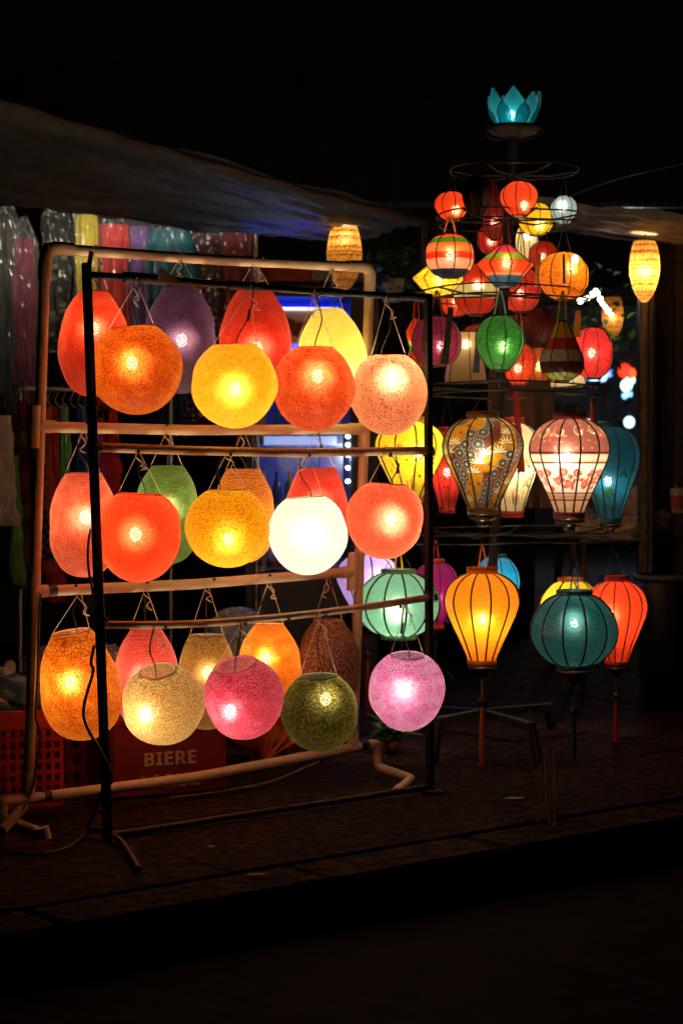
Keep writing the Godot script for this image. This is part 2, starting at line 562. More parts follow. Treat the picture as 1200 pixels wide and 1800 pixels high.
func silk_lantern(d: Dictionary, label: String, group: String):
	var o := thing("silk_lantern", label, "lantern", d.at, group)
	var prof := []
	var hh: float = d.h
	match d.shape:
		"diamond": for q in [[.22, 0.0], [.3, .06], [.64, .25], [1.0, .47], [.98, .5], [.66, .76], [.4, .96], [.36, 1.0]]: prof.append(Vector2(q[0] * d.r, hh * (.5 - q[1])))
		"drum": for q in [[.62, 0.0], [.66, .05], [1.0, .9], [.98, 1.0]]: prof.append(Vector2(q[0] * d.r, hh * (.5 - q[1])))
		"hour": for q in [[.3, 0.0], [1.0, .2], [.95, .28], [.6, .46], [1.0, .66], [.9, .76], [.5, 1.0]]: prof.append(Vector2(q[0] * d.r, hh * (.5 - q[1])))
		_:
			var pts := []
			for q in SHAPES[d.shape]: pts.append(Vector2(q[0] * d.r, hh * (.5 - q[1])))
			prof = spline(pts, 4)
	var ribs: int = d.ribs
	var turn := Vector3(0, d.spin + 9.0, 0)
	var key := "silk_%s_%s" % [d.print, label.hash()]
	var m := shade_material(key, d.dye, silk(d.print), d.opaque, .52, true)
	var sh := part("shade", lathe(prof, ribs * 6, ribs, .85), m, o, Vector3.ZERO, turn)
	var dark := mat("rib_wood", S(.035, .016, .008), .6)
	var pale: bool = d.print in ["slub"] and d.dye.g > .3
	for k in ribs:
		var an := TAU * k / ribs
		var line := []
		for q in prof: line.append(Vector3(-sin(an) * (q.x + .0012), q.y, -cos(an) * (q.x + .0012)))
		part("rib", tube(line, maxf(.0022, d.r * .024), 5), mat("rib_orange", S(.5, .2, .02), .6) if pale else dark, o, Vector3.ZERO, turn)
	var ex: String = d.extra
	var tint := {"brown": S(.2, .09, .03), "red": S(.42, .03, .015), "maroon": S(.2, .02, .03), "teal": S(.01, .09, .11), "orange": S(.6, .16, .01), "green": S(.2, .38, .25), "white": S(.5, .45, .45), "gold": S(.5, .3, .04), "yellow": S(.6, .36, .02), "blue": S(.03, .09, .2), "darkred": S(.2, .01, .01)}
	var rc := "maroon"
	for e in ex.split(",", false):
		if e.begins_with("ring_"): rc = e.substr(5)
	var big: bool = ex.contains("ring_")
	var rm: StandardMaterial3D = mat("ring_" + rc, tint[rc], .5) if big else dark
	for s in [0, 1]:
		var q: Vector2 = prof[0] if s == 0 else prof[prof.size() - 1]
		var hgt: float = d.h * (.075 if big else .03)
		var y0: float = q.y if s == 0 else q.y - hgt
		var rr := q.x * 1.03
		part("top_ring" if s == 0 else "bottom_ring", lathe([Vector2(rr - .004, y0 + hgt), Vector2(rr, y0 + hgt), Vector2(rr, y0), Vector2(rr - .004, y0), Vector2(rr - .004, y0 + hgt)], 24), rm, o)
	if d.energy > 0.0:
		lamp_bulb(o, d.bulb, d.energy, .017)
	if ex.contains("bulb_out"):
		lamp_bulb(o, Vector3(d.r * .32, d.h * .3, d.r * 1.02), .004, .014)
	var hang: Vector3 = d.hang
	var ytop: float = prof[0].y
	var ybot: float = prof[prof.size() - 1].y
	var wire := mat("wire", S(.03, .02, .015), .5, .6)
	for s in [-1.0, 1.0]: part("hanging_wire", tube([Vector3(s * prof[0].x * .9, ytop, 0), Vector3(s * .004, lerpf(ytop, hang.y, .7), 0) + hang * .5 * Vector3(1, 0, 1), hang], .0016, 4), wire, o)
	for e in ex.split(",", false):
		if e.begins_with("loop_"):
			var lm := mat("ribbon_" + e, tint[e.substr(5)], .6)
			var st := begin()
			var wd := minf(prof[0].x * .9, .05) * (.4 if big else 1.0)
			var tall := minf(.17, hang.y - ytop) * (.7 if big else 1.0)
			add_tube(st, curve([Vector3(-wd, ytop - .01, .012), Vector3(-wd * .55, ytop + tall * .6, .012), Vector3(0, ytop + tall, .012), Vector3(wd * .55, ytop + tall * .6, .012), Vector3(wd, ytop - .01, .012)], 5), .0042, 6)
			part("handle_loop", done(st), lm, o)
		if e == "finial" or e.begins_with("tassel_"):
			var k: float = d.r
			var y: float = ybot - d.h * .075
			var fp := []
			for q in [[.34, 0], [.4, .05], [.3, .12], [.14, .2], [.17, .26], [.06, .33], [.004, .36]]: fp.append(Vector2(q[0] * k, y - q[1] * k))
			part("finial", lathe(fp, 20), mat("finial_wood", S(.03, .012, .008), .25), o)
			if e.begins_with("tassel_"):
				var tm := mat("tassel_" + e, tint[e.substr(7)], .8)
				y -= .36 * k
				part("tassel_cord", tube([Vector3(0, y, 0), Vector3(0, y - k * .55, 0)], .0028, 5), tm, o)
				part("bead", ball(k * .12), mat("finial_wood", S(.03, .012, .008), .25), o, Vector3(0, y - k * .6, 0))
				var st := begin()
				rng.seed = int(k * 10000)
				for i in 22:
					var an := i * 2.4
					var rr := .0085 * sqrt(i / 22.0)
					var p0 := Vector3(cos(an) * rr * .5, y - k * .68, sin(an) * rr * .5)
					add_tube(st, [p0, p0 + Vector3(cos(an) * rr * .6, -.1, sin(an) * rr * .6), p0 + Vector3(cos(an) * rr, -k * 1.6 - .03 - rng.randf() * .02, sin(an) * rr)], .0022, 4)
				part("tassel", done(st), tm, o)

# ---------------------------------------------------------------- cloth
func garment(n: String, label: String, cat: String, at: Vector3, yaw: float, widths: Array, length: float, m: Material, group: String, sleeve := 0.0, wrap := true, deep := .05, sleeve_mat: Material = null):
	var o := thing(n, label, cat, at, group)
	o.rotation.y = yaw
	var nz := noise(FastNoiseLite.TYPE_SIMPLEX_SMOOTH, 1.0, 2, at.x * 1000)
	var mk := func(grow: float, ripple: float, len_f: float, sd: float) -> ArrayMesh:
		var st := begin()
		st.set_smooth_group(0)
		var rows := 26
		var seg := 40
		var g := []
		for i in rows + 1:
			var v := float(i) / rows
			var f := v * (widths.size() - 1)
			var k := mini(int(f), widths.size() - 2)
			var hw: float = lerpf(widths[k], widths[k + 1], smoothstep(0.0, 1.0, f - k)) * .5 + grow
			var row := []
			for j in seg + 1:
				var an := TAU * (j % seg) / seg
				var fold := 1.0 + ripple * (.3 + v) * (sin(an * 7.0 + sd + v * 1.5) * .5 + nz.get_noise_2d(an * 3.0 + sd, v * 4.0))
				var px := sin(an) * hw * (1.0 + .12 * ripple * nz.get_noise_2d(v * 6.0, an * 2.0 + sd))
				var pz := -cos(an) * (deep + grow) * (.6 + .5 * v) * fold
				row.append(Vector3(-px, -v * length * len_f, pz))
			g.append(row)
		for i in rows:
			for j in seg:
				for q in [[i, j], [i, j + 1], [i + 1, j + 1], [i, j], [i + 1, j + 1], [i + 1, j]]:
					st.set_uv(Vector2(float(q[1]) / seg, float(q[0]) / rows))
					st.add_vertex(g[q[0]][q[1]])
		return done(st)
	part("cloth", mk.call(0.0, 1.5, 1.0, at.x * 9.0), m, o)
	if sleeve > 0.0:
		for s in [-1.0, 1.0]:
			part("sleeve", tube(curve([Vector3(s * widths[0] * .42, -.015, 0), Vector3(s * (widths[0] * .5 + .03), -sleeve * .45, .012), Vector3(s * (widths[0] * .5 + .045), -sleeve, .02)], 5), .036, 10, .046), sleeve_mat if sleeve_mat else m, o)
	var wire := mat("hanger", S(.08, .08, .08), .4, .3)
	part("hanger", tube(curve([Vector3(-widths[0] * .4, .0, 0), Vector3(-.02, .03, 0), Vector3(0, .05, 0), Vector3(.012, .075, 0), Vector3(-.004, .1, 0), Vector3(-.018, .085, 0)], 5), .003, 5), wire, o)
	part("hanger", tube(curve([Vector3(widths[0] * .4, .0, 0), Vector3(.02, .03, 0), Vector3(0, .05, 0)], 4), .003, 5), wire, o)
	if wrap:
		part("plastic_cover", crumpled(widths, length * .93, deep, int(absf(at.x) * 7000)), film("plastic", Color(1, 1, 1, .03), .2), o)

func crumpled(widths: Array, length: float, deep: float, sd: int) -> ArrayMesh:
	var st := begin()
	st.set_smooth_group(-1)
	var nz := noise(FastNoiseLite.TYPE_CELLULAR, 1.0, 1, sd)
	nz.cellular_return_type = FastNoiseLite.RETURN_DISTANCE2
	var rows := 44
	var seg := 48
	var g := []
	for i in rows + 1:
		var v := float(i) / rows
		var f := v * (widths.size() - 1)
		var k := mini(int(f), widths.size() - 2)
		var hw: float = lerpf(widths[k], widths[k + 1], f - k) * .52 + .02
		if v < .12: hw *= .3 + v * 5.8
		var row := []
		for j in seg + 1:
			var an := TAU * (j % seg) / seg
			var r := 1.0 + .75 * nz.get_noise_3d(sin(an) * 2.6, v * length * 9.0, cos(an) * 2.6)
			row.append(Vector3(-sin(an) * hw * lerpf(1.0, r, .5), .11 - v * (length + .08), -cos(an) * (deep + .03) * r))
		g.append(row)
	for i in rows:
		for j in seg:
			for q in [[i, j], [i, j + 1], [i + 1, j + 1], [i, j], [i + 1, j + 1], [i + 1, j]]: st.add_vertex(g[q[0]][q[1]])
	return done(st)

func lump(r: Vector3, amt: float, freq: float, sd: int, seg := 30, facet := false) -> ArrayMesh:
	var st := begin()
	st.set_smooth_group(-1 if facet else 0)
	var nz := noise(FastNoiseLite.TYPE_CELLULAR if facet else FastNoiseLite.TYPE_SIMPLEX_SMOOTH, freq, 1, sd)
	var rows := seg / 2
	var g := []
	for i in rows + 1:
		var p := PI * i / rows
		var row := []
		for j in seg + 1:
			var t := TAU * (j % seg) / seg
			var q := Vector3(-sin(p) * sin(t), cos(p), -sin(p) * cos(t))
			row.append(q * (1.0 + amt * nz.get_noise_3dv(q)) * r)
		g.append(row)
	for i in rows:
		for j in seg:
			for q in [[i, j], [i, j + 1], [i + 1, j + 1], [i, j], [i + 1, j + 1], [i + 1, j]]: st.add_vertex(g[q[0]][q[1]])
	return done(st)

func cloth_pattern(key: String, cols: Array, freq: float, kind: int) -> ImageTexture:
	if texs.has(key): return texs[key]
	var im := Image.create(128, 256, false, Image.FORMAT_RGBA8)
	var nz := noise(FastNoiseLite.TYPE_CELLULAR, freq, 1, key.hash() % 100)
	for y in 256:
		for x in 128:
			var c: Color = cols[0]
			match kind:
				0: c = cols[(y / 20) % cols.size()]
				1: if nz.get_noise_2d(x, y) < -.72: c = cols[1 + ((x / 16 + y / 16) % (cols.size() - 1))]
				2: if Vector2(posmod(x, 16) - 8, posmod(y + (x / 16 % 2) * 8, 16) - 8).length() < 4.5: c = cols[1]
			im.set_pixel(x, y, c)
	texs[key] = ImageTexture.create_from_image(im)
	return texs[key]

func cloth(key: String, c: Color, tex: Texture2D = null) -> StandardMaterial3D:
	if mats.has(key): return mats[key]
	var m := mat(key, c, .85)
	m.rim_enabled = true
	m.rim = .3
	m.albedo_texture = tex
	return m

func lettering(s: String, px: int, depth: float) -> TextMesh:
	var t := TextMesh.new()
	var f := SystemFont.new()
	f.font_names = PackedStringArray(["Droid Sans"])
	f.font_weight = 700
	t.font = f
	t.text = s
	t.font_size = px
	t.pixel_size = .001
	t.depth = depth
	return t

# ================================================================ the scene
func _ready():
	var cam := Camera3D.new()
	cam.name = "camera"
	cam.position = Vector3(0, 1.3, 0)
	cam.rotation.x = -0.0294
	cam.fov = 29.6530
	cam.near = 0.1
	cam.far = 700.0
	var at := CameraAttributesPhysical.new()
	at.frustum_focal_length = 45.3333
	at.frustum_focus_distance = 6.9
	at.exposure_aperture = 2.4
	at.frustum_near = 0.1
	at.frustum_far = 700.0
	cam.attributes = at
	cam.fov = 29.6530
	cam.current = true
	add_child(cam)

	var env := Environment.new()
	env.background_mode = Environment.BG_SKY
	var sky := Sky.new()
	var sm := ProceduralSkyMaterial.new()
	sm.sky_top_color = Color(.06, .06, .08)
	sm.sky_horizon_color = Color(.09, .08, .09)
	sm.ground_bottom_color = Color(.03, .03, .03)
	sm.ground_horizon_color = Color(.06, .05, .05)
	sky.sky_material = sm
	env.sky = sky
	env.background_energy_multiplier = .12
	env.tonemap_mode = Environment.TONE_MAPPER_LINEAR
	env.tonemap_exposure = 1.0
	env.sdfgi_enabled = true
	env.ssao_enabled = true
	env.ssil_enabled = true
	var we := WorldEnvironment.new()
	we.name = "environment"
	we.environment = env
	add_child(we)

	setting()
	shop()
	canopy()
	street_beyond()
	pipe_rack()
	black_rack()
	rope_lantern({"shape": "ball", "at": Vector3(-0.711, 1.602, -6.722), "r": 0.1582, "up": 0.1404, "down": 0.1622, "open": 0.500, "dye": Color(0.702, 0.143, 0.004), "weave": "crackle", "bulb": Vector3(-0.009, 0.015, 0.055), "energy": 0.0719, "hang": Vector3(0.001, 0.297, -0.001), "turn": Vector3(0, 0, 6), "dent": 0.03, "cord": 1, "opaque": 0.36, "seed": 3}, "dark orange round rope lantern, leftmost on the front frame top bar", "rope lanterns on the front bars")
	rope_lantern({"shape": "ball", "at": Vector3(-0.383, 1.557, -6.978), "r": 0.1540, "up": 0.1388, "down": 0.1610, "open": 0.507, "dye": Color(0.846, 0.344, 0.007), "weave": "fibre", "bulb": Vector3(0.003, -0.022, 0.044), "energy": 0.0709, "hang": Vector3(0.054, 0.342, -0.042), "turn": Vector3(0, 0, 0), "dent": 0.03, "cord": 1, "opaque": 0.36, "seed": 4}, "amber yellow round rope lantern with a large glowing centre, top row", "rope lanterns on the front bars")
	rope_lantern({"shape": "ball", "at": Vector3(-0.101, 1.553, -7.198), "r": 0.1504, "up": 0.1462, "down": 0.1651, "open": 0.465, "dye": Color(0.758, 0.111, 0.017), "weave": "crackle", "bulb": Vector3(0.012, 0.038, 0.036), "energy": 0.0772, "hang": Vector3(0.000, 0.345, -0.000), "turn": Vector3(0, 0, 0), "dent": 0.03, "cord": 1, "opaque": 0.36, "seed": 5}, "bright orange red round rope lantern between amber and peach globes, top row", "rope lanterns on the front bars")
	rope_lantern({"shape": "ball", "at": Vector3(0.179, 1.537, -7.416), "r": 0.1462, "up": 0.1442, "down": 0.1613, "open": 0.448, "dye": Color(0.831, 0.223, 0.072), "weave": "flecked", "bulb": Vector3(0.013, 0.049, 0.034), "energy": 0.1284, "hang": Vector3(-0.007, 0.362, 0.005), "turn": Vector3(0, 0, 0), "dent": 0.03, "cord": 1, "opaque": 0.36, "seed": 6}, "peach rope globe flecked with blue threads, at right end of top row", "rope lanterns on the front bars")
	rope_lantern({"shape": "egg", "at": Vector3(-0.885, 1.673, -6.948), "r": 0.1267, "up": 0.2106, "down": 0.1655, "open": 0.419, "dye": Color(0.688, 0.050, 0.015), "weave": "wound", "bulb": Vector3(0.002, 0.076, 0.037), "energy": 0.0742, "hang": Vector3(0.001, 0.362, -0.001), "turn": Vector3(0, 0, 0), "dent": 0.03, "cord": 1, "opaque": 0.36, "seed": 7}, "red egg shaped rope lantern behind the left black post, top row", "rope lanterns on the back bars")
	rope_lantern({"shape": "egg", "at": Vector3(-0.594, 1.700, -7.175), "r": 0.1330, "up": 0.2199, "down": 0.1728, "open": 0.460, "dye": Color(0.053, 0.022, 0.097), "weave": "wound", "bulb": Vector3(0.006, 0.023, 0.035), "energy": 0.0812, "hang": Vector3(0.001, 0.337, -0.001), "turn": Vector3(0, 0, 0), "dent": 0.03, "cord": 1, "opaque": 0.34, "seed": 8}, "dark purple egg shaped rope lantern in the top row", "rope lanterns on the back bars")
	rope_lantern({"shape": "egg", "at": Vector3(-0.329, 1.696, -7.381), "r": 0.1368, "up": 0.2287, "down": 0.1797, "open": 0.476, "dye": Color(0.635, 0.036, 0.015), "weave": "wound", "bulb": Vector3(0.010, 0.009, 0.033), "energy": 0.0826, "hang": Vector3(0.000, 0.343, -0.000), "turn": Vector3(0, 0, 0), "dent": 0.03, "cord": 1, "opaque": 0.36, "seed": 9}, "tall red egg shaped rope lantern behind the amber globe", "rope lanterns on the back bars")
	rope_lantern({"shape": "egg", "at": Vector3(-0.036, 1.648, -7.611), "r": 0.1366, "up": 0.2220, "down": 0.1744, "open": 0.410, "dye": Color(0.801, 0.711, 0.133), "weave": "fine", "bulb": Vector3(0.026, -0.044, 0.021), "energy": 0.1263, "hang": Vector3(0.000, 0.393, -0.000), "turn": Vector3(0, 0, 4), "dent": 0.03, "cord": 1, "opaque": 0.36, "seed": 10}, "pale yellow egg shaped rope lantern behind the top row globes", "rope lanterns on the back bars")
	rope_lantern({"shape": "ball", "at": Vector3(-0.701, 1.024, -6.686), "r": 0.1475, "up": 0.1421, "down": 0.1648, "open": 0.507, "dye": Color(0.772, 0.056, 0.010), "weave": "fine2", "bulb": Vector3(-0.005, 0.003, 0.048), "energy": 0.0870, "hang": Vector3(0.001, 0.292, -0.001), "turn": Vector3(0, 0, -3), "dent": 0.045, "cord": 1, "opaque": 0.36, "seed": 11}, "vivid red round rope lantern with a dented right side, middle row", "rope lanterns on the front bars")
	rope_lantern({"shape": "ball", "at": Vector3(-0.407, 1.044, -6.915), "r": 0.1506, "up": 0.1316, "down": 0.1471, "open": 0.446, "dye": Color(0.816, 0.496, 0.004), "weave": "fine2", "bulb": Vector3(0.007, -0.043, 0.040), "energy": 0.0606, "hang": Vector3(0.000, 0.269, -0.000), "turn": Vector3(0, 0, 0), "dent": 0.03, "cord": 1, "opaque": 0.36, "seed": 12}, "golden yellow round rope lantern, middle row", "rope lanterns on the front bars")
	rope_lantern({"shape": "ball", "at": Vector3(-0.126, 1.010, -7.134), "r": 0.1469, "up": 0.1348, "down": 0.1528, "open": 0.471, "dye": Color(0.854, 0.950, 0.950), "weave": "fine", "bulb": Vector3(0.007, -0.003, 0.038), "energy": 0.0664, "hang": Vector3(0.000, 0.301, -0.000), "turn": Vector3(0, 0, 4), "dent": 0.03, "cord": 1, "opaque": 0.38, "seed": 13}, "glowing white round rope lantern, the only white one", "rope lanterns on the front bars")
	rope_lantern({"shape": "ball", "at": Vector3(0.167, 1.056, -7.362), "r": 0.1495, "up": 0.1337, "down": 0.1522, "open": 0.478, "dye": Color(0.787, 0.143, 0.068), "weave": "fine2", "bulb": Vector3(0.021, -0.004, 0.029), "energy": 0.0779, "hang": Vector3(-0.000, 0.252, 0.000), "turn": Vector3(0, 0, -4), "dent": 0.05, "cord": 1, "opaque": 0.36, "seed": 14}, "salmon orange round rope lantern at the right end of the middle row", "rope lanterns on the front bars")
	rope_lantern({"shape": "egg", "at": Vector3(-0.923, 1.026, -6.938), "r": 0.1225, "up": 0.2104, "down": 0.1653, "open": 0.517, "dye": Color(0.846, 0.194, 0.103), "weave": "wound", "bulb": Vector3(0.009, 0.052, 0.029), "energy": 0.0787, "hang": Vector3(0.001, 0.366, -0.001), "turn": Vector3(0, 0, 0), "dent": 0.03, "cord": 1, "opaque": 0.36, "seed": 15}, "salmon egg shaped rope lantern behind the left black post, middle row", "rope lanterns on the back bars")
	rope_lantern({"shape": "egg", "at": Vector3(-0.644, 1.056, -7.156), "r": 0.1221, "up": 0.2040, "down": 0.1603, "open": 0.483, "dye": Color(0.106, 0.325, 0.059), "weave": "wound", "bulb": Vector3(0.009, 0.046, 0.030), "energy": 0.0692, "hang": Vector3(0.001, 0.336, -0.001), "turn": Vector3(0, 0, 0), "dent": 0.03, "cord": 1, "opaque": 0.38, "seed": 16}, "green egg shaped rope lantern, the only green egg on the rack", "rope lanterns on the back bars")
	rope_lantern({"shape": "egg", "at": Vector3(-0.373, 1.046, -7.368), "r": 0.1214, "up": 0.2003, "down": 0.1574, "open": 0.536, "dye": Color(0.816, 0.344, 0.035), "weave": "coarse", "bulb": Vector3(0.018, -0.012, 0.022), "energy": 0.0676, "hang": Vector3(0.000, 0.347, -0.000), "turn": Vector3(0, 0, 0), "dent": 0.03, "cord": 1, "opaque": 0.36, "seed": 17}, "loosely wound orange egg shaped rope lantern behind the golden yellow globe", "rope lanterns on the back bars")
	rope_lantern({"shape": "egg", "at": Vector3(-0.096, 1.040, -7.584), "r": 0.1250, "up": 0.2087, "down": 0.1640, "open": 0.571, "dye": Color(0.661, 0.053, 0.032), "weave": "wound", "bulb": Vector3(0.008, 0.077, 0.031), "energy": 0.0724, "hang": Vector3(0.000, 0.353, -0.000), "turn": Vector3(0, 0, 0), "dent": 0.03, "cord": 1, "opaque": 0.36, "seed": 18}, "red egg shaped rope lantern behind the white globe", "rope lanterns on the back bars")
	rope_lantern({"shape": "ball", "at": Vector3(-0.619, 0.435, -6.703), "r": 0.1440, "up": 0.1288, "down": 0.1433, "open": 0.438, "dye": Color(0.610, 0.427, 0.133), "weave": "confetti", "bulb": Vector3(-0.051, -0.024, 0.083), "energy": 0.0770, "hang": Vector3(-0.021, 0.271, 0.017), "turn": Vector3(20, 0, 6), "dent": 0.03, "cord": 1, "opaque": 0.36, "seed": 19}, "beige multicoloured round rope lantern with an open tilted rim, bottom row", "rope lanterns on the front bars")
	rope_lantern({"shape": "ball", "at": Vector3(-0.351, 0.432, -6.912), "r": 0.1424, "up": 0.1298, "down": 0.1529, "open": 0.529, "dye": Color(0.635, 0.083, 0.243), "weave": "crackle", "bulb": Vector3(-0.042, -0.040, 0.075), "energy": 0.0745, "hang": Vector3(-0.005, 0.270, 0.004), "turn": Vector3(18, 0, 12), "dent": 0.03, "cord": 1, "opaque": 0.36, "seed": 20}, "pink round rope lantern with a tilted open rim, bottom row", "rope lanterns on the front bars")
	rope_lantern({"shape": "ball", "at": Vector3(-0.080, 0.354, -7.124), "r": 0.1425, "up": 0.1320, "down": 0.1510, "open": 0.485, "dye": Color(0.130, 0.121, 0.032), "weave": "olive", "bulb": Vector3(0.022, 0.048, 0.025), "energy": 0.0569, "hang": Vector3(0.000, 0.357, -0.000), "turn": Vector3(4, 0, 2), "dent": 0.03, "cord": 1, "opaque": 0.34, "seed": 21}, "dark olive green round rope lantern, bottom row", "rope lanterns on the front bars")
	rope_lantern({"shape": "ball", "at": Vector3(0.243, 0.424, -7.175), "r": 0.1393, "up": 0.1353, "down": 0.1519, "open": 0.455, "dye": Color(0.525, 0.298, 0.572), "weave": "lilac", "bulb": Vector3(-0.012, 0.007, 0.051), "energy": 0.0724, "hang": Vector3(0.004, 0.310, -0.206), "turn": Vector3(10, 0, 0), "dent": 0.045, "cord": 1, "opaque": 0.36, "seed": 22}, "mauve and white round rope lantern hanging in front of the right post", "rope lanterns on the front bars")
	rope_lantern({"shape": "egg", "at": Vector3(-0.938, 0.447, -6.945), "r": 0.1430, "up": 0.2220, "down": 0.1744, "open": 0.486, "dye": Color(0.758, 0.247, 0.008), "weave": "crackle", "bulb": Vector3(-0.026, 0.041, 0.063), "energy": 0.0882, "hang": Vector3(0.001, 0.365, -0.001), "turn": Vector3(4, 0, 8), "dent": 0.03, "cord": 1, "opaque": 0.36, "seed": 23}, "large orange egg shaped rope lantern at the left of the bottom row", "rope lanterns on the back bars")
	rope_lantern({"shape": "egg", "at": Vector3(-0.720, 0.452, -7.115), "r": 0.1193, "up": 0.2075, "down": 0.1631, "open": 0.474, "dye": Color(0.729, 0.092, 0.072), "weave": "coarse", "bulb": Vector3(-0.010, 0.034, 0.043), "energy": 0.0688, "hang": Vector3(0.001, 0.362, -0.001), "turn": Vector3(0, 0, 0), "dent": 0.03, "cord": 1, "opaque": 0.36, "seed": 24}, "coral egg shaped rope lantern behind the beige globe", "rope lanterns on the back bars")
	rope_lantern({"shape": "egg", "at": Vector3(-0.507, 0.421, -7.281), "r": 0.1136, "up": 0.2004, "down": 0.1574, "open": 0.566, "dye": Color(0.332, 0.174, 0.026), "weave": "confetti", "bulb": Vector3(0.006, 0.060, 0.029), "energy": 0.0569, "hang": Vector3(0.001, 0.397, -0.001), "turn": Vector3(0, 0, 0), "dent": 0.03, "cord": 1, "opaque": 0.36, "seed": 25}, "brown multicoloured egg shaped rope lantern, bottom row", "rope lanterns on the back bars")
	rope_lantern({"shape": "egg", "at": Vector3(-0.279, 0.444, -7.459), "r": 0.1251, "up": 0.2028, "down": 0.1593, "open": 0.456, "dye": Color(0.846, 0.289, 0.010), "weave": "wound", "bulb": Vector3(-0.011, 0.076, 0.046), "energy": 0.0740, "hang": Vector3(0.000, 0.377, -0.000), "turn": Vector3(0, 0, 0), "dent": 0.03, "cord": 1, "opaque": 0.36, "seed": 26}, "bright orange egg shaped rope lantern behind the pink globe", "rope lanterns on the back bars")
	rope_lantern({"shape": "egg", "at": Vector3(-0.052, 0.456, -7.637), "r": 0.1258, "up": 0.1925, "down": 0.1513, "open": 0.446, "dye": Color(0.661, 0.344, 0.234), "weave": "brown", "bulb": Vector3.ZERO, "energy": 0.0000, "hang": Vector3(0.000, 0.368, -0.000), "turn": Vector3(0, 0, 0), "dent": 0.03, "cord": 1, "opaque": 0.95, "seed": 27}, "unlit brown fibre egg shaped rope lantern behind the olive globe", "rope lanterns on the back bars")
	wire_tree()
	silk_lantern({"shape": "garlic", "at": Vector3(0.490, 2.409, -8.669), "r": 0.0765, "h": 0.1275, "dye": Color(0.590, 0.040, 0.006), "print": "plain", "bulb": Vector3(0.018, -0.018, 0.023), "energy": 0.0239, "hang": Vector3(0.003, 0.159, 0.000), "ribs": 8, "opaque": 0.50, "spin": 0, "extra": ""}, "small red silk lantern at upper left of the wire tree", "silk lanterns on the wire tree")
	silk_lantern({"shape": "garlic", "at": Vector3(0.583, 2.415, -8.369), "r": 0.0665, "h": 0.1625, "dye": Color(0.015, 0.004, 0.005), "print": "plain", "bulb": Vector3.ZERO, "energy": 0.0000, "hang": Vector3(-0.000, 0.110, 0.000), "ribs": 8, "opaque": 0.90, "spin": 10, "extra": ""}, "small unlit dark maroon silk lantern near the tree top", "silk lanterns on the wire tree")
	silk_lantern({"shape": "drop", "at": Vector3(0.696, 2.414, -8.869), "r": 0.0522, "h": 0.2556, "dye": Color(0.130, 0.004, 0.004), "print": "plain", "bulb": Vector3(0.000, -0.048, 0.016), "energy": 0.0136, "hang": Vector3(-0.000, 0.184, 0.000), "ribs": 8, "opaque": 0.50, "spin": 0, "extra": ""}, "dim red narrow silk lantern behind the unlit maroon one", "silk lanterns on the wire tree")
	silk_lantern({"shape": "garlic", "at": Vector3(0.758, 2.398, -8.317), "r": 0.0807, "h": 0.1419, "dye": Color(0.590, 0.042, 0.008), "print": "plain", "bulb": Vector3(0.021, -0.032, 0.024), "energy": 0.0266, "hang": Vector3(-0.000, 0.119, 0.000), "ribs": 8, "opaque": 0.50, "spin": 22, "extra": ""}, "orange red silk lantern under the lotus, top of tree", "silk lanterns on the wire tree")
	silk_lantern({"shape": "round", "at": Vector3(0.886, 2.376, -8.866), "r": 0.0808, "h": 0.1434, "dye": Color(0.659, 0.433, 0.011), "print": "plain", "bulb": Vector3(0.014, -0.023, 0.024), "energy": 0.0294, "hang": Vector3(-0.001, 0.221, 0.000), "ribs": 8, "opaque": 0.50, "spin": 0, "extra": ""}, "small yellow silk lantern right of the top orange red one", "silk lanterns on the wire tree")
	silk_lantern({"shape": "garlic", "at": Vector3(1.003, 2.406, -8.778), "r": 0.0594, "h": 0.1265, "dye": Color(0.210, 0.309, 0.363), "print": "plain", "bulb": Vector3(-0.008, 0.015, 0.018), "energy": 0.0154, "hang": Vector3(-0.001, 0.178, 0.000), "ribs": 8, "opaque": 0.50, "spin": 22, "extra": ""}, "small pale grey green silk lantern at upper right of the tree", "silk lanterns on the wire tree")
	silk_lantern({"shape": "round", "at": Vector3(0.872, 2.296, -9.155), "r": 0.0539, "h": 0.1804, "dye": Color(0.659, 0.588, 0.312), "print": "plain", "bulb": Vector3(-0.000, 0.034, 0.016), "energy": 0.0298, "hang": Vector3(-0.024, 0.099, 0.250), "ribs": 8, "opaque": 0.50, "spin": 0, "extra": ""}, "small cream silk lantern behind the tree pole", "silk lanterns on the wire tree")
	silk_lantern({"shape": "round", "at": Vector3(0.469, 2.163, -8.417), "r": 0.1065, "h": 0.1832, "dye": Color(0.690, 0.821, 0.950), "print": "bands_ball", "bulb": Vector3(-0.000, 0.004, 0.032), "energy": 0.0417, "hang": Vector3(-0.000, 0.172, 0.000), "ribs": 8, "opaque": 0.50, "spin": 0, "extra": "loop_orange"}, "round silk lantern with red, green, pink and dark blue bands", "silk lanterns on the wire tree")
	silk_lantern({"shape": "round", "at": Vector3(0.707, 2.322, -9.207), "r": 0.0650, "h": 0.1354, "dye": Color(0.398, 0.013, 0.006), "print": "plain", "bulb": Vector3(0.000, -0.008, 0.019), "energy": 0.0081, "hang": Vector3(-0.023, 0.073, 0.300), "ribs": 8, "opaque": 0.50, "spin": 0, "extra": ""}, "dim red round silk lantern behind the banded ones", "silk lanterns on the wire tree")
	silk_lantern({"shape": "garlic", "at": Vector3(0.914, 1.904, -8.952), "r": 0.0685, "h": 0.1580, "dye": Color(0.355, 0.014, 0.005), "print": "slub", "bulb": Vector3.ZERO, "energy": 0.0000, "hang": Vector3(-0.000, 0.152, 0.000), "ribs": 8, "opaque": 0.50, "spin": 0, "extra": ""}, "unlit dark red silk lantern behind the unlit teardrop", "silk lanterns on the wire tree")
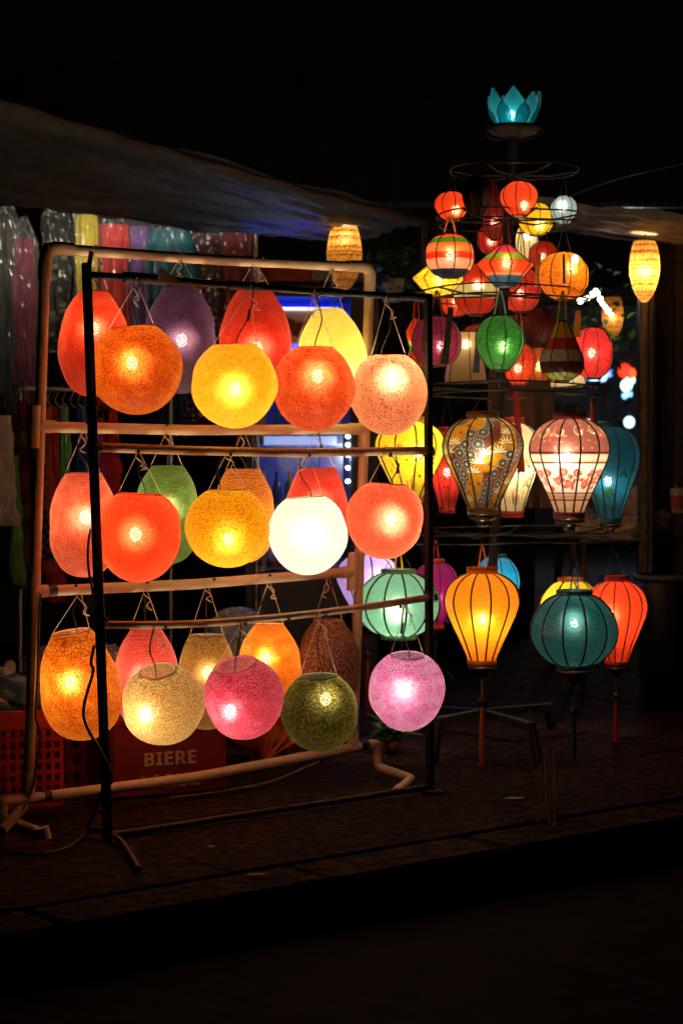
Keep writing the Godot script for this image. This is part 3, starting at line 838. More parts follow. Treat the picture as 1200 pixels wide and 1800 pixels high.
	silk_lantern({"shape": "diamond", "at": Vector3(0.435, 2.091, -8.737), "r": 0.1156, "h": 0.1593, "dye": Color(0.671, 0.507, 0.015), "print": "slub", "bulb": Vector3(0.004, -0.002, 0.035), "energy": 0.0711, "hang": Vector3(-0.001, 0.276, 0.060), "ribs": 8, "opaque": 0.50, "spin": 0, "extra": ""}, "yellow diamond shaped silk lantern under the banded ball", "silk lanterns on the wire tree")
	silk_lantern({"shape": "diamond", "at": Vector3(0.697, 2.108, -8.284), "r": 0.1243, "h": 0.1706, "dye": Color(0.690, 0.821, 0.950), "print": "bands_diamond", "bulb": Vector3(0.002, 0.009, 0.037), "energy": 0.0537, "hang": Vector3(-0.001, 0.210, 0.000), "ribs": 8, "opaque": 0.50, "spin": 0, "extra": "loop_maroon"}, "diamond shaped silk lantern banded red, green, orange and teal", "silk lanterns on the wire tree")
	silk_lantern({"shape": "round", "at": Vector3(0.961, 2.075, -8.404), "r": 0.1112, "h": 0.2002, "dye": Color(0.690, 0.149, 0.004), "print": "slub", "bulb": Vector3(0.026, 0.029, 0.033), "energy": 0.0759, "hang": Vector3(-0.001, 0.259, 0.000), "ribs": 8, "opaque": 0.50, "spin": 0, "extra": "bulb_out"}, "orange pumpkin shaped silk lantern at right of the tree", "silk lanterns on the wire tree")
	silk_lantern({"shape": "round", "at": Vector3(0.615, 2.058, -8.883), "r": 0.1071, "h": 0.2247, "dye": Color(0.690, 0.821, 0.950), "print": "bands_red", "bulb": Vector3(0.004, 0.018, 0.032), "energy": 0.0246, "hang": Vector3(-0.001, 0.335, 0.000), "ribs": 8, "opaque": 0.50, "spin": 0, "extra": ""}, "red silk lantern with a cream and yellow middle band", "silk lanterns on the wire tree")
	silk_lantern({"shape": "round", "at": Vector3(0.821, 2.061, -8.911), "r": 0.0944, "h": 0.2018, "dye": Color(0.590, 0.028, 0.012), "print": "slub", "bulb": Vector3(-0.004, -0.023, 0.028), "energy": 0.0331, "hang": Vector3(-0.001, 0.334, 0.000), "ribs": 8, "opaque": 0.50, "spin": 0, "extra": "loop_yellow"}, "red silk lantern behind the diamond shaped one", "silk lanterns on the wire tree")
	silk_lantern({"shape": "garlic", "at": Vector3(0.944, 2.226, -9.073), "r": 0.0694, "h": 0.1414, "dye": Color(0.355, 0.014, 0.004), "print": "plain", "bulb": Vector3(-0.006, -0.007, 0.021), "energy": 0.0070, "hang": Vector3(-0.021, 0.165, 0.200), "ribs": 8, "opaque": 0.50, "spin": 0, "extra": ""}, "dim red silk lantern above the orange pumpkin one", "silk lanterns on the wire tree")
	silk_lantern({"shape": "round", "at": Vector3(0.538, 2.031, -9.164), "r": 0.0728, "h": 0.1509, "dye": Color(0.546, 0.037, 0.008), "print": "plain", "bulb": Vector3(0.000, -0.004, 0.022), "energy": 0.0135, "hang": Vector3(-0.021, 0.353, 0.350), "ribs": 8, "opaque": 0.50, "spin": 0, "extra": ""}, "small orange red silk lantern behind the yellow diamond one", "silk lanterns on the wire tree")
	silk_lantern({"shape": "round", "at": Vector3(0.644, 1.832, -9.214), "r": 0.0786, "h": 0.1680, "dye": Color(0.398, 0.017, 0.006), "print": "slub", "bulb": Vector3(0.000, -0.006, 0.024), "energy": 0.0135, "hang": Vector3(-0.018, 0.224, 0.250), "ribs": 8, "opaque": 0.50, "spin": 0, "extra": ""}, "dim red silk lantern left behind the green one", "silk lanterns on the wire tree")
	silk_lantern({"shape": "garlic", "at": Vector3(0.945, 1.729, -9.252), "r": 0.0735, "h": 0.1633, "dye": Color(0.494, 0.084, 0.006), "print": "slub", "bulb": Vector3(-0.006, -0.006, 0.022), "energy": 0.0123, "hang": Vector3(-0.032, 0.327, 0.300), "ribs": 8, "opaque": 0.50, "spin": 0, "extra": ""}, "dim orange silk lantern low between the red and the teardrop ones", "silk lanterns on the wire tree")
	silk_lantern({"shape": "hour", "at": Vector3(0.334, 1.769, -8.693), "r": 0.0460, "h": 0.2864, "dye": Color(0.690, 0.821, 0.950), "print": "bands_hour", "bulb": Vector3(-0.000, 0.031, 0.014), "energy": 0.0148, "hang": Vector3(0.022, 0.265, 0.000), "ribs": 8, "opaque": 0.50, "spin": 0, "extra": "loop_red"}, "narrow red and green banded silk lantern beside the black post", "silk lanterns on the wire tree")
	silk_lantern({"shape": "round", "at": Vector3(0.410, 1.790, -8.364), "r": 0.1058, "h": 0.2091, "dye": Color(0.134, 0.004, 0.023), "print": "slub", "bulb": Vector3(0.017, -0.022, 0.032), "energy": 0.0412, "hang": Vector3(-0.000, 0.217, 0.000), "ribs": 8, "opaque": 0.45, "spin": 0, "extra": "loop_maroon"}, "plum purple silk lantern beside the right black post", "silk lanterns on the wire tree")
	silk_lantern({"shape": "drum", "at": Vector3(0.572, 1.750, -8.943), "r": 0.0999, "h": 0.2288, "dye": Color(0.355, 0.215, 0.086), "print": "plain", "bulb": Vector3(-0.000, 0.057, 0.030), "energy": 0.0187, "hang": Vector3(-0.001, 0.305, 0.000), "ribs": 6, "opaque": 0.50, "spin": 0, "extra": ""}, "cream paper lantern behind the plum purple one", "silk lanterns on the wire tree")
	silk_lantern({"shape": "garlic", "at": Vector3(0.670, 1.775, -8.216), "r": 0.1039, "h": 0.2272, "dye": Color(0.015, 0.123, 0.012), "print": "slub", "bulb": Vector3(0.009, -0.017, 0.031), "energy": 0.0531, "hang": Vector3(-0.001, 0.219, 0.000), "ribs": 8, "opaque": 0.45, "spin": 0, "extra": "loop_green"}, "green silk lantern at the middle of the tree", "silk lanterns on the wire tree")
	silk_lantern({"shape": "garlic", "at": Vector3(0.820, 1.722, -8.980), "r": 0.0819, "h": 0.1902, "dye": Color(0.601, 0.035, 0.007), "print": "slub", "bulb": Vector3(-0.006, -0.020, 0.025), "energy": 0.0271, "hang": Vector3(-0.001, 0.336, 0.000), "ribs": 8, "opaque": 0.50, "spin": 0, "extra": "loop_red"}, "red silk lantern half hidden behind the green one", "silk lanterns on the wire tree")
	silk_lantern({"shape": "drop", "at": Vector3(0.944, 1.746, -8.310), "r": 0.0953, "h": 0.2493, "dye": Color(0.690, 0.821, 0.950), "print": "bands_drop", "bulb": Vector3.ZERO, "energy": 0.0000, "hang": Vector3(-0.001, 0.255, 0.000), "ribs": 8, "opaque": 0.92, "spin": 0, "extra": "loop_yellow"}, "unlit teardrop silk lantern banded yellow, maroon, grey and green", "silk lanterns on the wire tree")
	silk_lantern({"shape": "drum", "at": Vector3(1.036, 1.664, -8.863), "r": 0.0834, "h": 0.1043, "dye": Color(0.573, 0.453, 0.265), "print": "plain", "bulb": Vector3(0.000, 0.000, 0.025), "energy": 0.0171, "hang": Vector3(-0.001, 0.384, 0.000), "ribs": 6, "opaque": 0.50, "spin": 0, "extra": ""}, "cream lantern base showing below the unlit teardrop", "silk lanterns on the wire tree")
	silk_lantern({"shape": "round", "at": Vector3(1.125, 1.758, -8.693), "r": 0.0920, "h": 0.2225, "dye": Color(0.601, 0.022, 0.021), "print": "slub", "bulb": Vector3(-0.008, -0.003, 0.028), "energy": 0.0544, "hang": Vector3(-0.018, 0.276, 0.000), "ribs": 8, "opaque": 0.50, "spin": 0, "extra": "tassel_red"}, "red silk lantern with red tassel at right edge of tree", "silk lanterns on the wire tree")
	silk_lantern({"shape": "balloon", "at": Vector3(0.301, 1.280, -8.523), "r": 0.1529, "h": 0.3309, "dye": Color(0.659, 0.507, 0.015), "print": "posy_yellow", "bulb": Vector3(0.035, 0.031, 0.046), "energy": 0.0899, "hang": Vector3(-0.005, 0.321, 0.120), "ribs": 10, "opaque": 0.50, "spin": 0, "extra": "ring_gold"}, "yellow flower print silk lantern half hidden by the right post", "silk lanterns on the wire tree")
	silk_lantern({"shape": "balloon", "at": Vector3(0.489, 1.231, -8.981), "r": 0.0951, "h": 0.3487, "dye": Color(0.519, 0.017, 0.011), "print": "posy_red", "bulb": Vector3(0.000, -0.008, 0.029), "energy": 0.0354, "hang": Vector3(-0.001, 0.390, 0.000), "ribs": 8, "opaque": 0.50, "spin": 0, "extra": "ring_red"}, "red flower print silk lantern behind the yellow flower print one", "silk lanterns on the wire tree")
	silk_lantern({"shape": "balloon", "at": Vector3(0.595, 1.268, -8.157), "r": 0.1679, "h": 0.3767, "dye": Color(0.690, 0.821, 0.950), "print": "fans", "bulb": Vector3(-0.006, 0.040, 0.050), "energy": 0.0900, "hang": Vector3(-0.001, 0.324, 0.000), "ribs": 10, "opaque": 0.60, "spin": 0, "extra": "finial,ring_brown"}, "mustard and brown silk lantern printed with teal medallions and fans", "silk lanterns on the wire tree")
	silk_lantern({"shape": "balloon", "at": Vector3(0.798, 1.243, -9.047), "r": 0.1384, "h": 0.4071, "dye": Color(0.659, 0.552, 0.312), "print": "posy_cream", "bulb": Vector3(0.010, 0.013, 0.042), "energy": 0.1002, "hang": Vector3(-0.001, 0.381, 0.000), "ribs": 8, "opaque": 0.50, "spin": 0, "extra": "ring_red"}, "cream flower print silk lantern behind the medallion print one", "silk lanterns on the wire tree")
	silk_lantern({"shape": "balloon", "at": Vector3(0.972, 1.254, -8.267), "r": 0.1726, "h": 0.3939, "dye": Color(0.690, 0.821, 0.950), "print": "paisley", "bulb": Vector3(-0.019, 0.045, 0.052), "energy": 0.1390, "hang": Vector3(-0.001, 0.342, 0.000), "ribs": 12, "opaque": 0.55, "spin": 0, "extra": "finial,ring_maroon"}, "white and rose silk lantern with red flower and paisley print", "silk lanterns on the wire tree")
	silk_lantern({"shape": "balloon", "at": Vector3(1.206, 1.221, -8.709), "r": 0.1332, "h": 0.4047, "dye": Color(0.004, 0.066, 0.127), "print": "posy_teal", "bulb": Vector3(-0.014, -0.037, 0.040), "energy": 0.0479, "hang": Vector3(-0.049, 0.391, 0.000), "ribs": 10, "opaque": 0.50, "spin": 0, "extra": "finial,ring_teal"}, "teal blue silk lantern with yellow flowers, right of the rose print one", "silk lanterns on the wire tree")
	silk_lantern({"shape": "balloon", "at": Vector3(0.116, 0.703, -8.726), "r": 0.1412, "h": 0.2951, "dye": Color(0.339, 0.250, 0.687), "print": "fibre_paper", "bulb": Vector3(0.045, 0.045, 0.042), "energy": 0.0741, "hang": Vector3(0.062, 0.259, 0.000), "ribs": 8, "opaque": 0.50, "spin": 0, "extra": "tassel_darkred,ring_white"}, "lilac paper lantern behind the pale rack post", "silk lanterns on the wire tree")
	silk_lantern({"shape": "flat", "at": Vector3(0.243, 0.663, -8.253), "r": 0.1820, "h": 0.2621, "dye": Color(0.112, 0.305, 0.231), "print": "fibre_paper", "bulb": Vector3(-0.009, -0.019, 0.055), "energy": 0.1061, "hang": Vector3(0.001, 0.314, -0.050), "ribs": 12, "opaque": 0.60, "spin": 0, "extra": "ring_green,loop_yellow"}, "sea green flattened lantern behind the lower right bar of the rack", "silk lanterns on the wire tree")
	silk_lantern({"shape": "balloon", "at": Vector3(0.440, 0.650, -9.048), "r": 0.1065, "h": 0.2874, "dye": Color(0.355, 0.006, 0.185), "print": "plain", "bulb": Vector3(0.000, -0.012, 0.032), "energy": 0.0163, "hang": Vector3(-0.000, 0.299, 0.000), "ribs": 8, "opaque": 0.50, "spin": 0, "extra": "ring_red,loop_red"}, "dim magenta silk lantern behind the sea green one", "silk lanterns on the wire tree")
	silk_lantern({"shape": "balloon", "at": Vector3(0.588, 0.624, -8.084), "r": 0.1593, "h": 0.3614, "dye": Color(0.671, 0.202, 0.004), "print": "slubfine", "bulb": Vector3(-0.004, -0.007, 0.048), "energy": 0.1126, "hang": Vector3(-0.001, 0.362, 0.000), "ribs": 12, "opaque": 0.50, "spin": 0, "extra": "tassel_orange,ring_orange,loop_orange"}, "orange balloon shaped silk lantern with orange tassel, low on the tree", "silk lanterns on the wire tree")
	silk_lantern({"shape": "flat", "at": Vector3(0.731, 0.707, -9.118), "r": 0.1126, "h": 0.2199, "dye": Color(0.005, 0.215, 0.478), "print": "slubfine", "bulb": Vector3(0.017, 0.002, 0.034), "energy": 0.0361, "hang": Vector3(-0.001, 0.239, 0.000), "ribs": 8, "opaque": 0.50, "spin": 0, "extra": "ring_teal"}, "cyan blue silk lantern behind the orange balloon one", "silk lanterns on the wire tree")
	silk_lantern({"shape": "flat", "at": Vector3(1.065, 0.593, -8.992), "r": 0.1481, "h": 0.2380, "dye": Color(0.659, 0.474, 0.015), "print": "slubfine", "bulb": Vector3(-0.035, -0.006, 0.044), "energy": 0.0702, "hang": Vector3(-0.001, 0.358, 0.000), "ribs": 8, "opaque": 0.50, "spin": 0, "extra": "ring_orange"}, "yellow silk lantern behind the dark teal flattened one", "silk lanterns on the wire tree")
	silk_lantern({"shape": "flat", "at": Vector3(0.989, 0.556, -8.221), "r": 0.1886, "h": 0.2950, "dye": Color(0.004, 0.045, 0.057), "print": "sheen_teal", "bulb": Vector3(-0.008, 0.032, 0.057), "energy": 0.0784, "hang": Vector3(-0.001, 0.424, 0.000), "ribs": 12, "opaque": 0.45, "spin": 0, "extra": "tassel_teal,ring_teal,loop_blue"}, "dark teal flattened silk lantern low on the tree, with teal tassel", "silk lanterns on the wire tree")
	silk_lantern({"shape": "balloon", "at": Vector3(1.242, 0.549, -8.726), "r": 0.1360, "h": 0.3593, "dye": Color(0.636, 0.035, 0.006), "print": "slubfine", "bulb": Vector3(-0.034, 0.034, 0.041), "energy": 0.0999, "hang": Vector3(-0.043, 0.412, 0.000), "ribs": 12, "opaque": 0.50, "spin": 8, "extra": "tassel_red,ring_red"}, "red orange balloon shaped silk lantern at lower right of the tree", "silk lanterns on the wire tree")
	clutter()

# ---------------------------------------------------------------- ground
func setting():
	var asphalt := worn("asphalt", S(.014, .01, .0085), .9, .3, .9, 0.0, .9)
	asphalt.metallic_specular = .2
	var earth := mat("earth", S(.05, .045, .04), .95)
	var pl := PlaneMesh.new()
	pl.size = Vector2(700, 700)
	solo("ground", pl, earth, "dark level ground reaching to the horizon", "ground", Vector3(0, -.17, -200), Vector3.ZERO, "", "structure")
	# the kerb line runs from Vector3(-0.923, 0.000, -5.197) to Vector3(1.229, 0.000, -6.928)
	var k0 := Vector3(-0.923, 0.000, -5.197)
	var ku := (Vector3(1.229, 0.000, -6.928) - k0).normalized()
	var kin := Vector3(ku.z, 0, -ku.x)
	if kin.z > 0: kin = -kin
	var yaw := atan2(-ku.z, ku.x)
	var rd := BoxMesh.new()
	rd.size = Vector3(40, .02, 9)
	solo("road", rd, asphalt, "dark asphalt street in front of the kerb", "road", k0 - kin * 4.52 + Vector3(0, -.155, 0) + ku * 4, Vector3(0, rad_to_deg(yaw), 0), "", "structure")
	# slabs laid in courses along the kerb
	var bed := BoxMesh.new()
	bed.size = Vector3(16, .13, 9)
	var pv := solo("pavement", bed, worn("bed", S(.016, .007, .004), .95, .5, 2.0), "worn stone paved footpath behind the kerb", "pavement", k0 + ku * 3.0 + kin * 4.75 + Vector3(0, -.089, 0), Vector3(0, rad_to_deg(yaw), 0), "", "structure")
	rng.seed = 11
	var stones := []
	for i in 3:
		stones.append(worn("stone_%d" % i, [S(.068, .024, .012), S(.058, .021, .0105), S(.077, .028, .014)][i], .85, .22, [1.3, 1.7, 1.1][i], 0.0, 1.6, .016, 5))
		stones[i].metallic_specular = .16
	var inv := pv.transform.affine_inverse()
	var row := 0
	var b := .27
	while b < 6.4:
		var dep := .6 if row % 3 else .82
		var a := -3.4 - rng.randf() * .5
		while a < 7.5:
			var l := rng.randf_range(.8, 1.5)
			var c: Vector3 = k0 + ku * (a + l / 2) + kin * (b + dep / 2) + Vector3(0, -.022 + rng.randf_range(-.004, .002), 0)
			var s := part("slab", box(Vector3(snappedf(l, .05) - .005, .044, dep - .005), .004), stones[rng.randi() % 3], pv)
			s.transform = inv * Transform3D(Basis.from_euler(Vector3(rng.randf_range(-.004, .004), yaw + rng.randf_range(-.006, .006), rng.randf_range(-.004, .004))), c)
			s.scale = Vector3((l - .005) / (snappedf(l, .05) - .005), 1, 1)
			a += l
		b += dep
		row += 1
	var kb := thing("kerb", "row of worn stone kerb blocks along the street edge", "kerb", k0, "", "structure")
	var a := -3.0
	var n := 0
	while a < 8.0:
		var l := rng.randf_range(.7, 1.0)
		var dl := .03 if n % 4 == 2 else .012
		var s := part("kerb_stone", box(Vector3(snappedf(l, .05) - dl, .2, .25), .018), stones[n % 3], kb)
		s.transform = Transform3D(Basis.from_euler(Vector3(rng.randf_range(-.01, .01), yaw + rng.randf_range(-.008, .008), 0)), ku * (a + l / 2) + kin * .135 + Vector3(0, -.1 + rng.randf_range(-.006, .004), 0))
		a += l
		n += 1
	# scraps lying about
	for q in [[Vector3(0.656, 0.000, -7.274), .02, S(.5, .4, .3)], [Vector3(-0.430, 0.000, -6.373), .008, S(.7, .6, .5)], [Vector3(-0.255, 0.000, -5.940), .02, S(.3, .16, .1)]]:
		solo("paper_scrap", lump(Vector3(q[1] * 2.0, .003, q[1]), .4, 2.0, 3, 12), mat("scrap%s" % q[2], q[2], .9), ("pale scrap on the pavement near the twigs" if q[1] == .02 and q[2].r > .6 else ("tiny white speck of litter before the black rack" if q[1] < .01 else "brown scrap lying on the kerb stones")), "litter", q[0] + Vector3(0, .004, 0))

# ---------------------------------------------------------------- rack of pale plastic pipe, at the back
func pipe_rack():
	var pvc := worn("pvc", S(.62, .44, .26), .36, .82, 2.0)
	var black := mat("tape", S(.015, .013, .012), .6)
	var o := thing("pipe_rack", "pale plastic pipe rack standing behind the black rack", "rack")
	var tl := Vector3(-1.040, 2.028, -6.827)
	var tr := Vector3(0.113, 2.047, -7.727)
	var bl := Vector3(-1.111, 0.081, -6.833)
	var br := Vector3(0.046, 0.126, -7.735)
	var r := .0195
	part("post", tube([tl + Vector3(0, -.02, 0), bl], r, 16), pvc, o)
	part("post", tube([tr + Vector3(0, -.02, 0), br], r, 16), pvc, o)
	part("elbow", tube(curve([tl + (bl - tl).normalized() * .11, tl + (bl - tl).normalized() * .03 + (tr - tl).normalized() * .004, tl + (tr - tl).normalized() * .03 + (bl - tl).normalized() * .0, tl + (tr - tl).normalized() * .11], 5), r * 1.22, 16), pvc, o)
	part("elbow", tube(curve([tr + (br - tr).normalized() * .11, tr + (br - tr).normalized() * .03, tr + (tl - tr).normalized() * .03, tr + (tl - tr).normalized() * .11], 5), r * 1.22, 16), pvc, o)
	part("rail", tube([tl, tl.lerp(tr, .5) + Vector3(0, -.006, 0), tr], r, 16), pvc, o)
	part("rail", tube([Vector3(-1.078, 1.400, -6.817), Vector3(-0.552, 1.393, -7.228), Vector3(0.091, 1.404, -7.730)], r, 16), pvc, o)
	part("rail", tube([Vector3(-1.090, 0.818, -6.826), Vector3(-0.555, 0.816, -7.244), Vector3(0.045, 0.835, -7.712)], r, 16), pvc, o)
	var e0 := Vector3(-1.175, 0.082, -6.783)
	var e1 := Vector3(0.120, 0.132, -7.792)
	part("rail", tube([e0, bl, Vector3(-0.558, 0.084, -7.265), br, e1], r, 16), pvc, o)
	for q in [[Vector3(-1.081, 1.400, -6.815), Vector3(-1.019, 1.401, -6.864)], [Vector3(0.091, 1.404, -7.730), Vector3(0.023, 1.404, -7.676)], [Vector3(-1.086, 0.817, -6.829), Vector3(-1.047, 0.817, -6.860)], [Vector3(0.045, 0.835, -7.712), Vector3(-0.005, 0.832, -7.673)]]:
		part("tee_fitting", tube([q[0], q[1]], r * 1.2, 16), pvc, o)
		var post_dir: Vector3 = (tl - bl).normalized() if q[0].x < -.3 else (tr - br).normalized()
		part("tee_fitting", tube([q[0] + post_dir * .075, q[0] - post_dir * .075], r * 1.2, 16), pvc, o)
	for q in [bl, br]:
		part("tee_fitting", tube([q + Vector3(0, .09, 0), q + Vector3(0, -.005, 0)], r * 1.2, 16), pvc, o)
	part("foot", tube(bent([e1, e1 + ALONG * .03, e1 + ALONG * .034 + Vector3(0, -.095, 0), e1 + ALONG * .03 + OUT * .22 + Vector3(0, -.115, 0), Vector3(0.209, 0.000, -7.447)], .022), r * .9, 14), pvc, o)
	part("foot", tube(bent([e0, e0 - ALONG * .02, e0 - ALONG * .022 + Vector3(0, -.06, 0), e0 + OUT * .26 + Vector3(0, -.08, 0), e0 + OUT * .27 + Vector3(0, -.125, 0)], .022), r * 1.05, 14), pvc, o)
	part("brace", tube([Vector3(-1.125, 0.054, -6.823), Vector3(-1.157, 0.019, -6.545)], r * .95, 12), worn("stick", S(.3, .18, .1), .8, .4, 6.0), o)
	part("foot_cap", tube([e0 + OUT * .3 + Vector3(-.03, -.05, 0), e0 + OUT * .3 + Vector3(-.01, -.13, 0)], r * 1.35, 14), pvc, o)
	for q in [[Vector3(-1.058, 0.818, -6.852), Vector3(-1.018, 0.818, -6.883)], [Vector3(-1.064, 0.082, -6.870), Vector3(-1.042, 0.083, -6.887)], [Vector3(0.073, 0.130, -7.756), Vector3(0.103, 0.131, -7.780)]]:
		part("tape_wrap", tube([q[0], q[1]], r * 1.12, 14), black, o)
	for x in [Vector3(-0.918, 1.416, -6.942), Vector3(-0.651, 1.411, -7.150), Vector3(-0.379, 1.412, -7.363), Vector3(-0.089, 1.420, -7.588), Vector3(-0.959, 0.833, -6.928), Vector3(-0.723, 0.833, -7.112), Vector3(-0.488, 0.832, -7.296), Vector3(-0.285, 0.837, -7.454), Vector3(-0.085, 0.847, -7.610), Vector3(-0.886, 2.045, -6.947), Vector3(-0.593, 2.048, -7.175), Vector3(-0.308, 2.052, -7.398), Vector3(-0.004, 2.056, -7.634)]:
		part("screw", ball(.006), black, o, x + OUT * .016)

# ---------------------------------------------------------------- black metal rack with bamboo bars, at the front
func black_rack():
	var iron := worn("iron", S(.022, .02, .018), .42, .4, 5.0, .55)
	var cane := worn("cane", S(.55, .32, .19), .45, .72, 6.0)
	var black := mat("tape", S(.015, .013, .012), .6)
	var o := thing("lantern_rack", "black metal rack with three bars hung with round lanterns", "rack")
	var tl := Vector3(-0.867, 1.954, -6.604)
	var tr := Vector3(0.336, 1.926, -7.541)
	var bl := Vector3(-0.790, -0.002, -6.515)
	var br := Vector3(0.339, -0.002, -7.397)
	var post := func(a: Vector3, b: Vector3) -> ArrayMesh:
		var st := begin()
		var y := (b - a).normalized()
		var x := (ALONG - y * ALONG.dot(y)).normalized()
		add_box(st, Vector3(.027, a.distance_to(b), .027), Transform3D(Basis(x, y, x.cross(y)), (a + b) / 2), .003)
		return done(st)
	part("post", post.call(bl, tl), iron, o)
	part("post", post.call(br, tr), iron, o)
	part("post_stub", tube([Vector3(-0.862, 1.936, -6.622), Vector3(-0.853, 1.994, -6.633)], .0085, 8), worn("pvc", S(.62, .44, .26), .36, .82, 2.0), o)
	var t0 := Vector3(-0.853, 1.914, -6.612)
	var t1 := Vector3(0.336, 1.910, -7.540)
	part("top_bar", tube([t0, Vector3(-0.543, 1.911, -6.854), Vector3(-0.168, 1.908, -7.147), t1], .0125, 10), iron, o)
	for q in [[Vector3(-0.750, 1.914, -6.693), Vector3(-0.618, 1.911, -6.796), .0185], [Vector3(-0.599, 1.911, -6.810), Vector3(-0.514, 1.909, -6.876), .015], [Vector3(-0.408, 1.910, -6.959), Vector3(-0.300, 1.909, -7.044), .0165], [Vector3(-0.085, 1.907, -7.211), Vector3(0.000, 1.906, -7.277), .016], [Vector3(0.218, 1.911, -7.448), Vector3(0.320, 1.909, -7.527), .016]]:
		part("tape_wrap", tube([q[0], q[0].lerp(q[1], .4) + Vector3(0, .002, 0), q[1]], q[2], 10), black, o)
	part("bar", tube([Vector3(-0.844, 1.327, -6.574), Vector3(-0.522, 1.316, -6.825), Vector3(-0.167, 1.308, -7.101), Vector3(0.335, 1.318, -7.494)], .0165, 14), cane, o)
	part("bar", tube(curve([Vector3(-0.820, 0.725, -6.547), Vector3(-0.538, 0.708, -6.766), Vector3(-0.247, 0.711, -6.993), Vector3(0.043, 0.726, -7.221), Vector3(0.345, 0.751, -7.459)], 4), .0135, 14), cane, o)
	part("lower_bar", tube([Vector3(-0.787, 0.011, -6.519), Vector3(-0.266, 0.019, -6.926), Vector3(0.332, 0.025, -7.393)], .0115, 10), worn("rust", S(.1, .05, .03), .6, .3, 6.0, .3), o)
	part("foot", tube(curve([Vector3(-0.866, 0.000, -6.584) + Vector3(0, .012, 0), Vector3(-0.826, 0.000, -6.525) + Vector3(0, .03, 0), bl + Vector3(0, .02, 0), Vector3(-0.731, 0.000, -6.373) + Vector3(0, .022, 0), Vector3(-0.669, 0.000, -6.149) + Vector3(0, .014, 0), Vector3(-0.634, 0.000, -6.005) + Vector3(0, .008, 0)], 5), .0105, 8), mat("foot_iron", S(.009, .008, .007), .6), o)
	part("foot", tube([br + Vector3(-.03, .012, .01), br + Vector3(.05, .01, .03)], .011, 8), iron, o)
	for q in [Vector3(-0.836, 1.325, -6.581), Vector3(0.335, 1.315, -7.494), Vector3(-0.815, 0.734, -6.552), Vector3(0.345, 0.751, -7.459)]:
		var st := begin()
		rng.seed = int(q.x * 999)
		for k in 4:
			var lp := []
			for j in 11:
				var an := TAU * j / 10.0
				lp.append(q + Vector3(cos(an) * .024, (k - 1.5) * .007 + sin(an) * .01, sin(an) * .024))
			add_tube(st, lp, .0026, 5)
		for k in 3: add_tube(st, [q, q + Vector3(rng.randf_range(-.04, .04), rng.randf_range(-.05, .03), .035)], .0016, 4)
		part("lashing", done(st), black, o)
	for x in [Vector3(-0.707, 1.310, -6.680), Vector3(-0.403, 1.302, -6.917), Vector3(-0.126, 1.298, -7.133), Vector3(0.178, 1.298, -7.370), Vector3(-0.829, 1.319, -6.586), Vector3(-0.617, 0.701, -6.704), Vector3(-0.350, 0.697, -6.912), Vector3(-0.197, 0.699, -7.032), Vector3(-0.063, 0.705, -7.137), Vector3(0.217, 0.724, -7.357)]:
		part("screw", ball(.0065), black, o, x + OUT * .013)
	# card tag stuck on the top bar and the cable that runs down the left post
	var st := begin()
	var c0 := Vector3(-0.641, 1.909, -6.752)
	quad(st, c0, c0 + ALONG * .012 + Vector3(0, .048, 0), c0 + ALONG * .09 + Vector3(0, .004, .004), c0 + ALONG * .085 + Vector3(0, -.01, .004))
	part("card_tag", done(st), mat("card", S(.3, .16, .07), .8), o)
	var cord := mat("black_cord", S(.02, .017, .015), .55)
	solo("power_cable", tube(curve([Vector3(-0.831, 0.659, -6.495), Vector3(-0.841, 0.602, -6.483), Vector3(-0.833, 0.574, -6.481), Vector3(-0.851, 0.501, -6.449), Vector3(-0.860, 0.437, -6.431), Vector3(-0.845, 0.377, -6.450), Vector3(-0.812, 0.309, -6.484), Vector3(-0.784, 0.243, -6.507), Vector3(-0.779, 0.192, -6.526), Vector3(-0.816, 0.150, -6.545), Vector3(-0.874, 0.000, -6.564) + Vector3(0, .01, 0), Vector3(-0.913, 0.000, -6.300) + Vector3(0, .008, 0), Vector3(-0.995, 0.000, -6.228) + Vector3(0, .008, 0), Vector3(-1.096, 0.000, -6.282) + Vector3(0, .008, 0)], 6), .0055, 7), cord, "black power cable hanging down the left post to the ground", "cable")
	solo("power_cable", tube(curve([Vector3(-0.844, 1.051, -6.516), Vector3(-0.851, 0.994, -6.499), Vector3(-0.850, 0.917, -6.500), Vector3(-0.839, 0.839, -6.516), Vector3(-0.833, 0.744, -6.513)], 6), .0045, 7), cord, "short black cable beside the left post at the middle row", "cable")
	solo("power_cable", tube(curve([Vector3(-1.060, 0.809, -6.812), Vector3(-1.066, 0.718, -6.810), Vector3(-1.073, 0.497, -6.812), Vector3(-1.079, 0.376, -6.810), Vector3(-1.064, 0.313, -6.825), Vector3(-1.079, 0.213, -6.816), Vector3(-1.091, 0.123, -6.810), Vector3(-1.118, 0.053, -6.753)], 6), .0045, 7), cord, "thin dark cable hanging along the pale rack's left post", "cable")
	solo("power_cable", tube(curve([Vector3(-0.638, 0.000, -7.190) + Vector3(0, .02, 0), Vector3(-0.437, 0.000, -7.397) + Vector3(0, .012, 0), Vector3(-0.270, 0.000, -7.615) + Vector3(0, .012, 0), Vector3(-0.095, 0.000, -8.079) + Vector3(0, .015, 0)], 6), .005, 7), mat("grey_cord", S(.16, .1, .07), .5), "grey cable lying on the ground behind the racks", "cable")

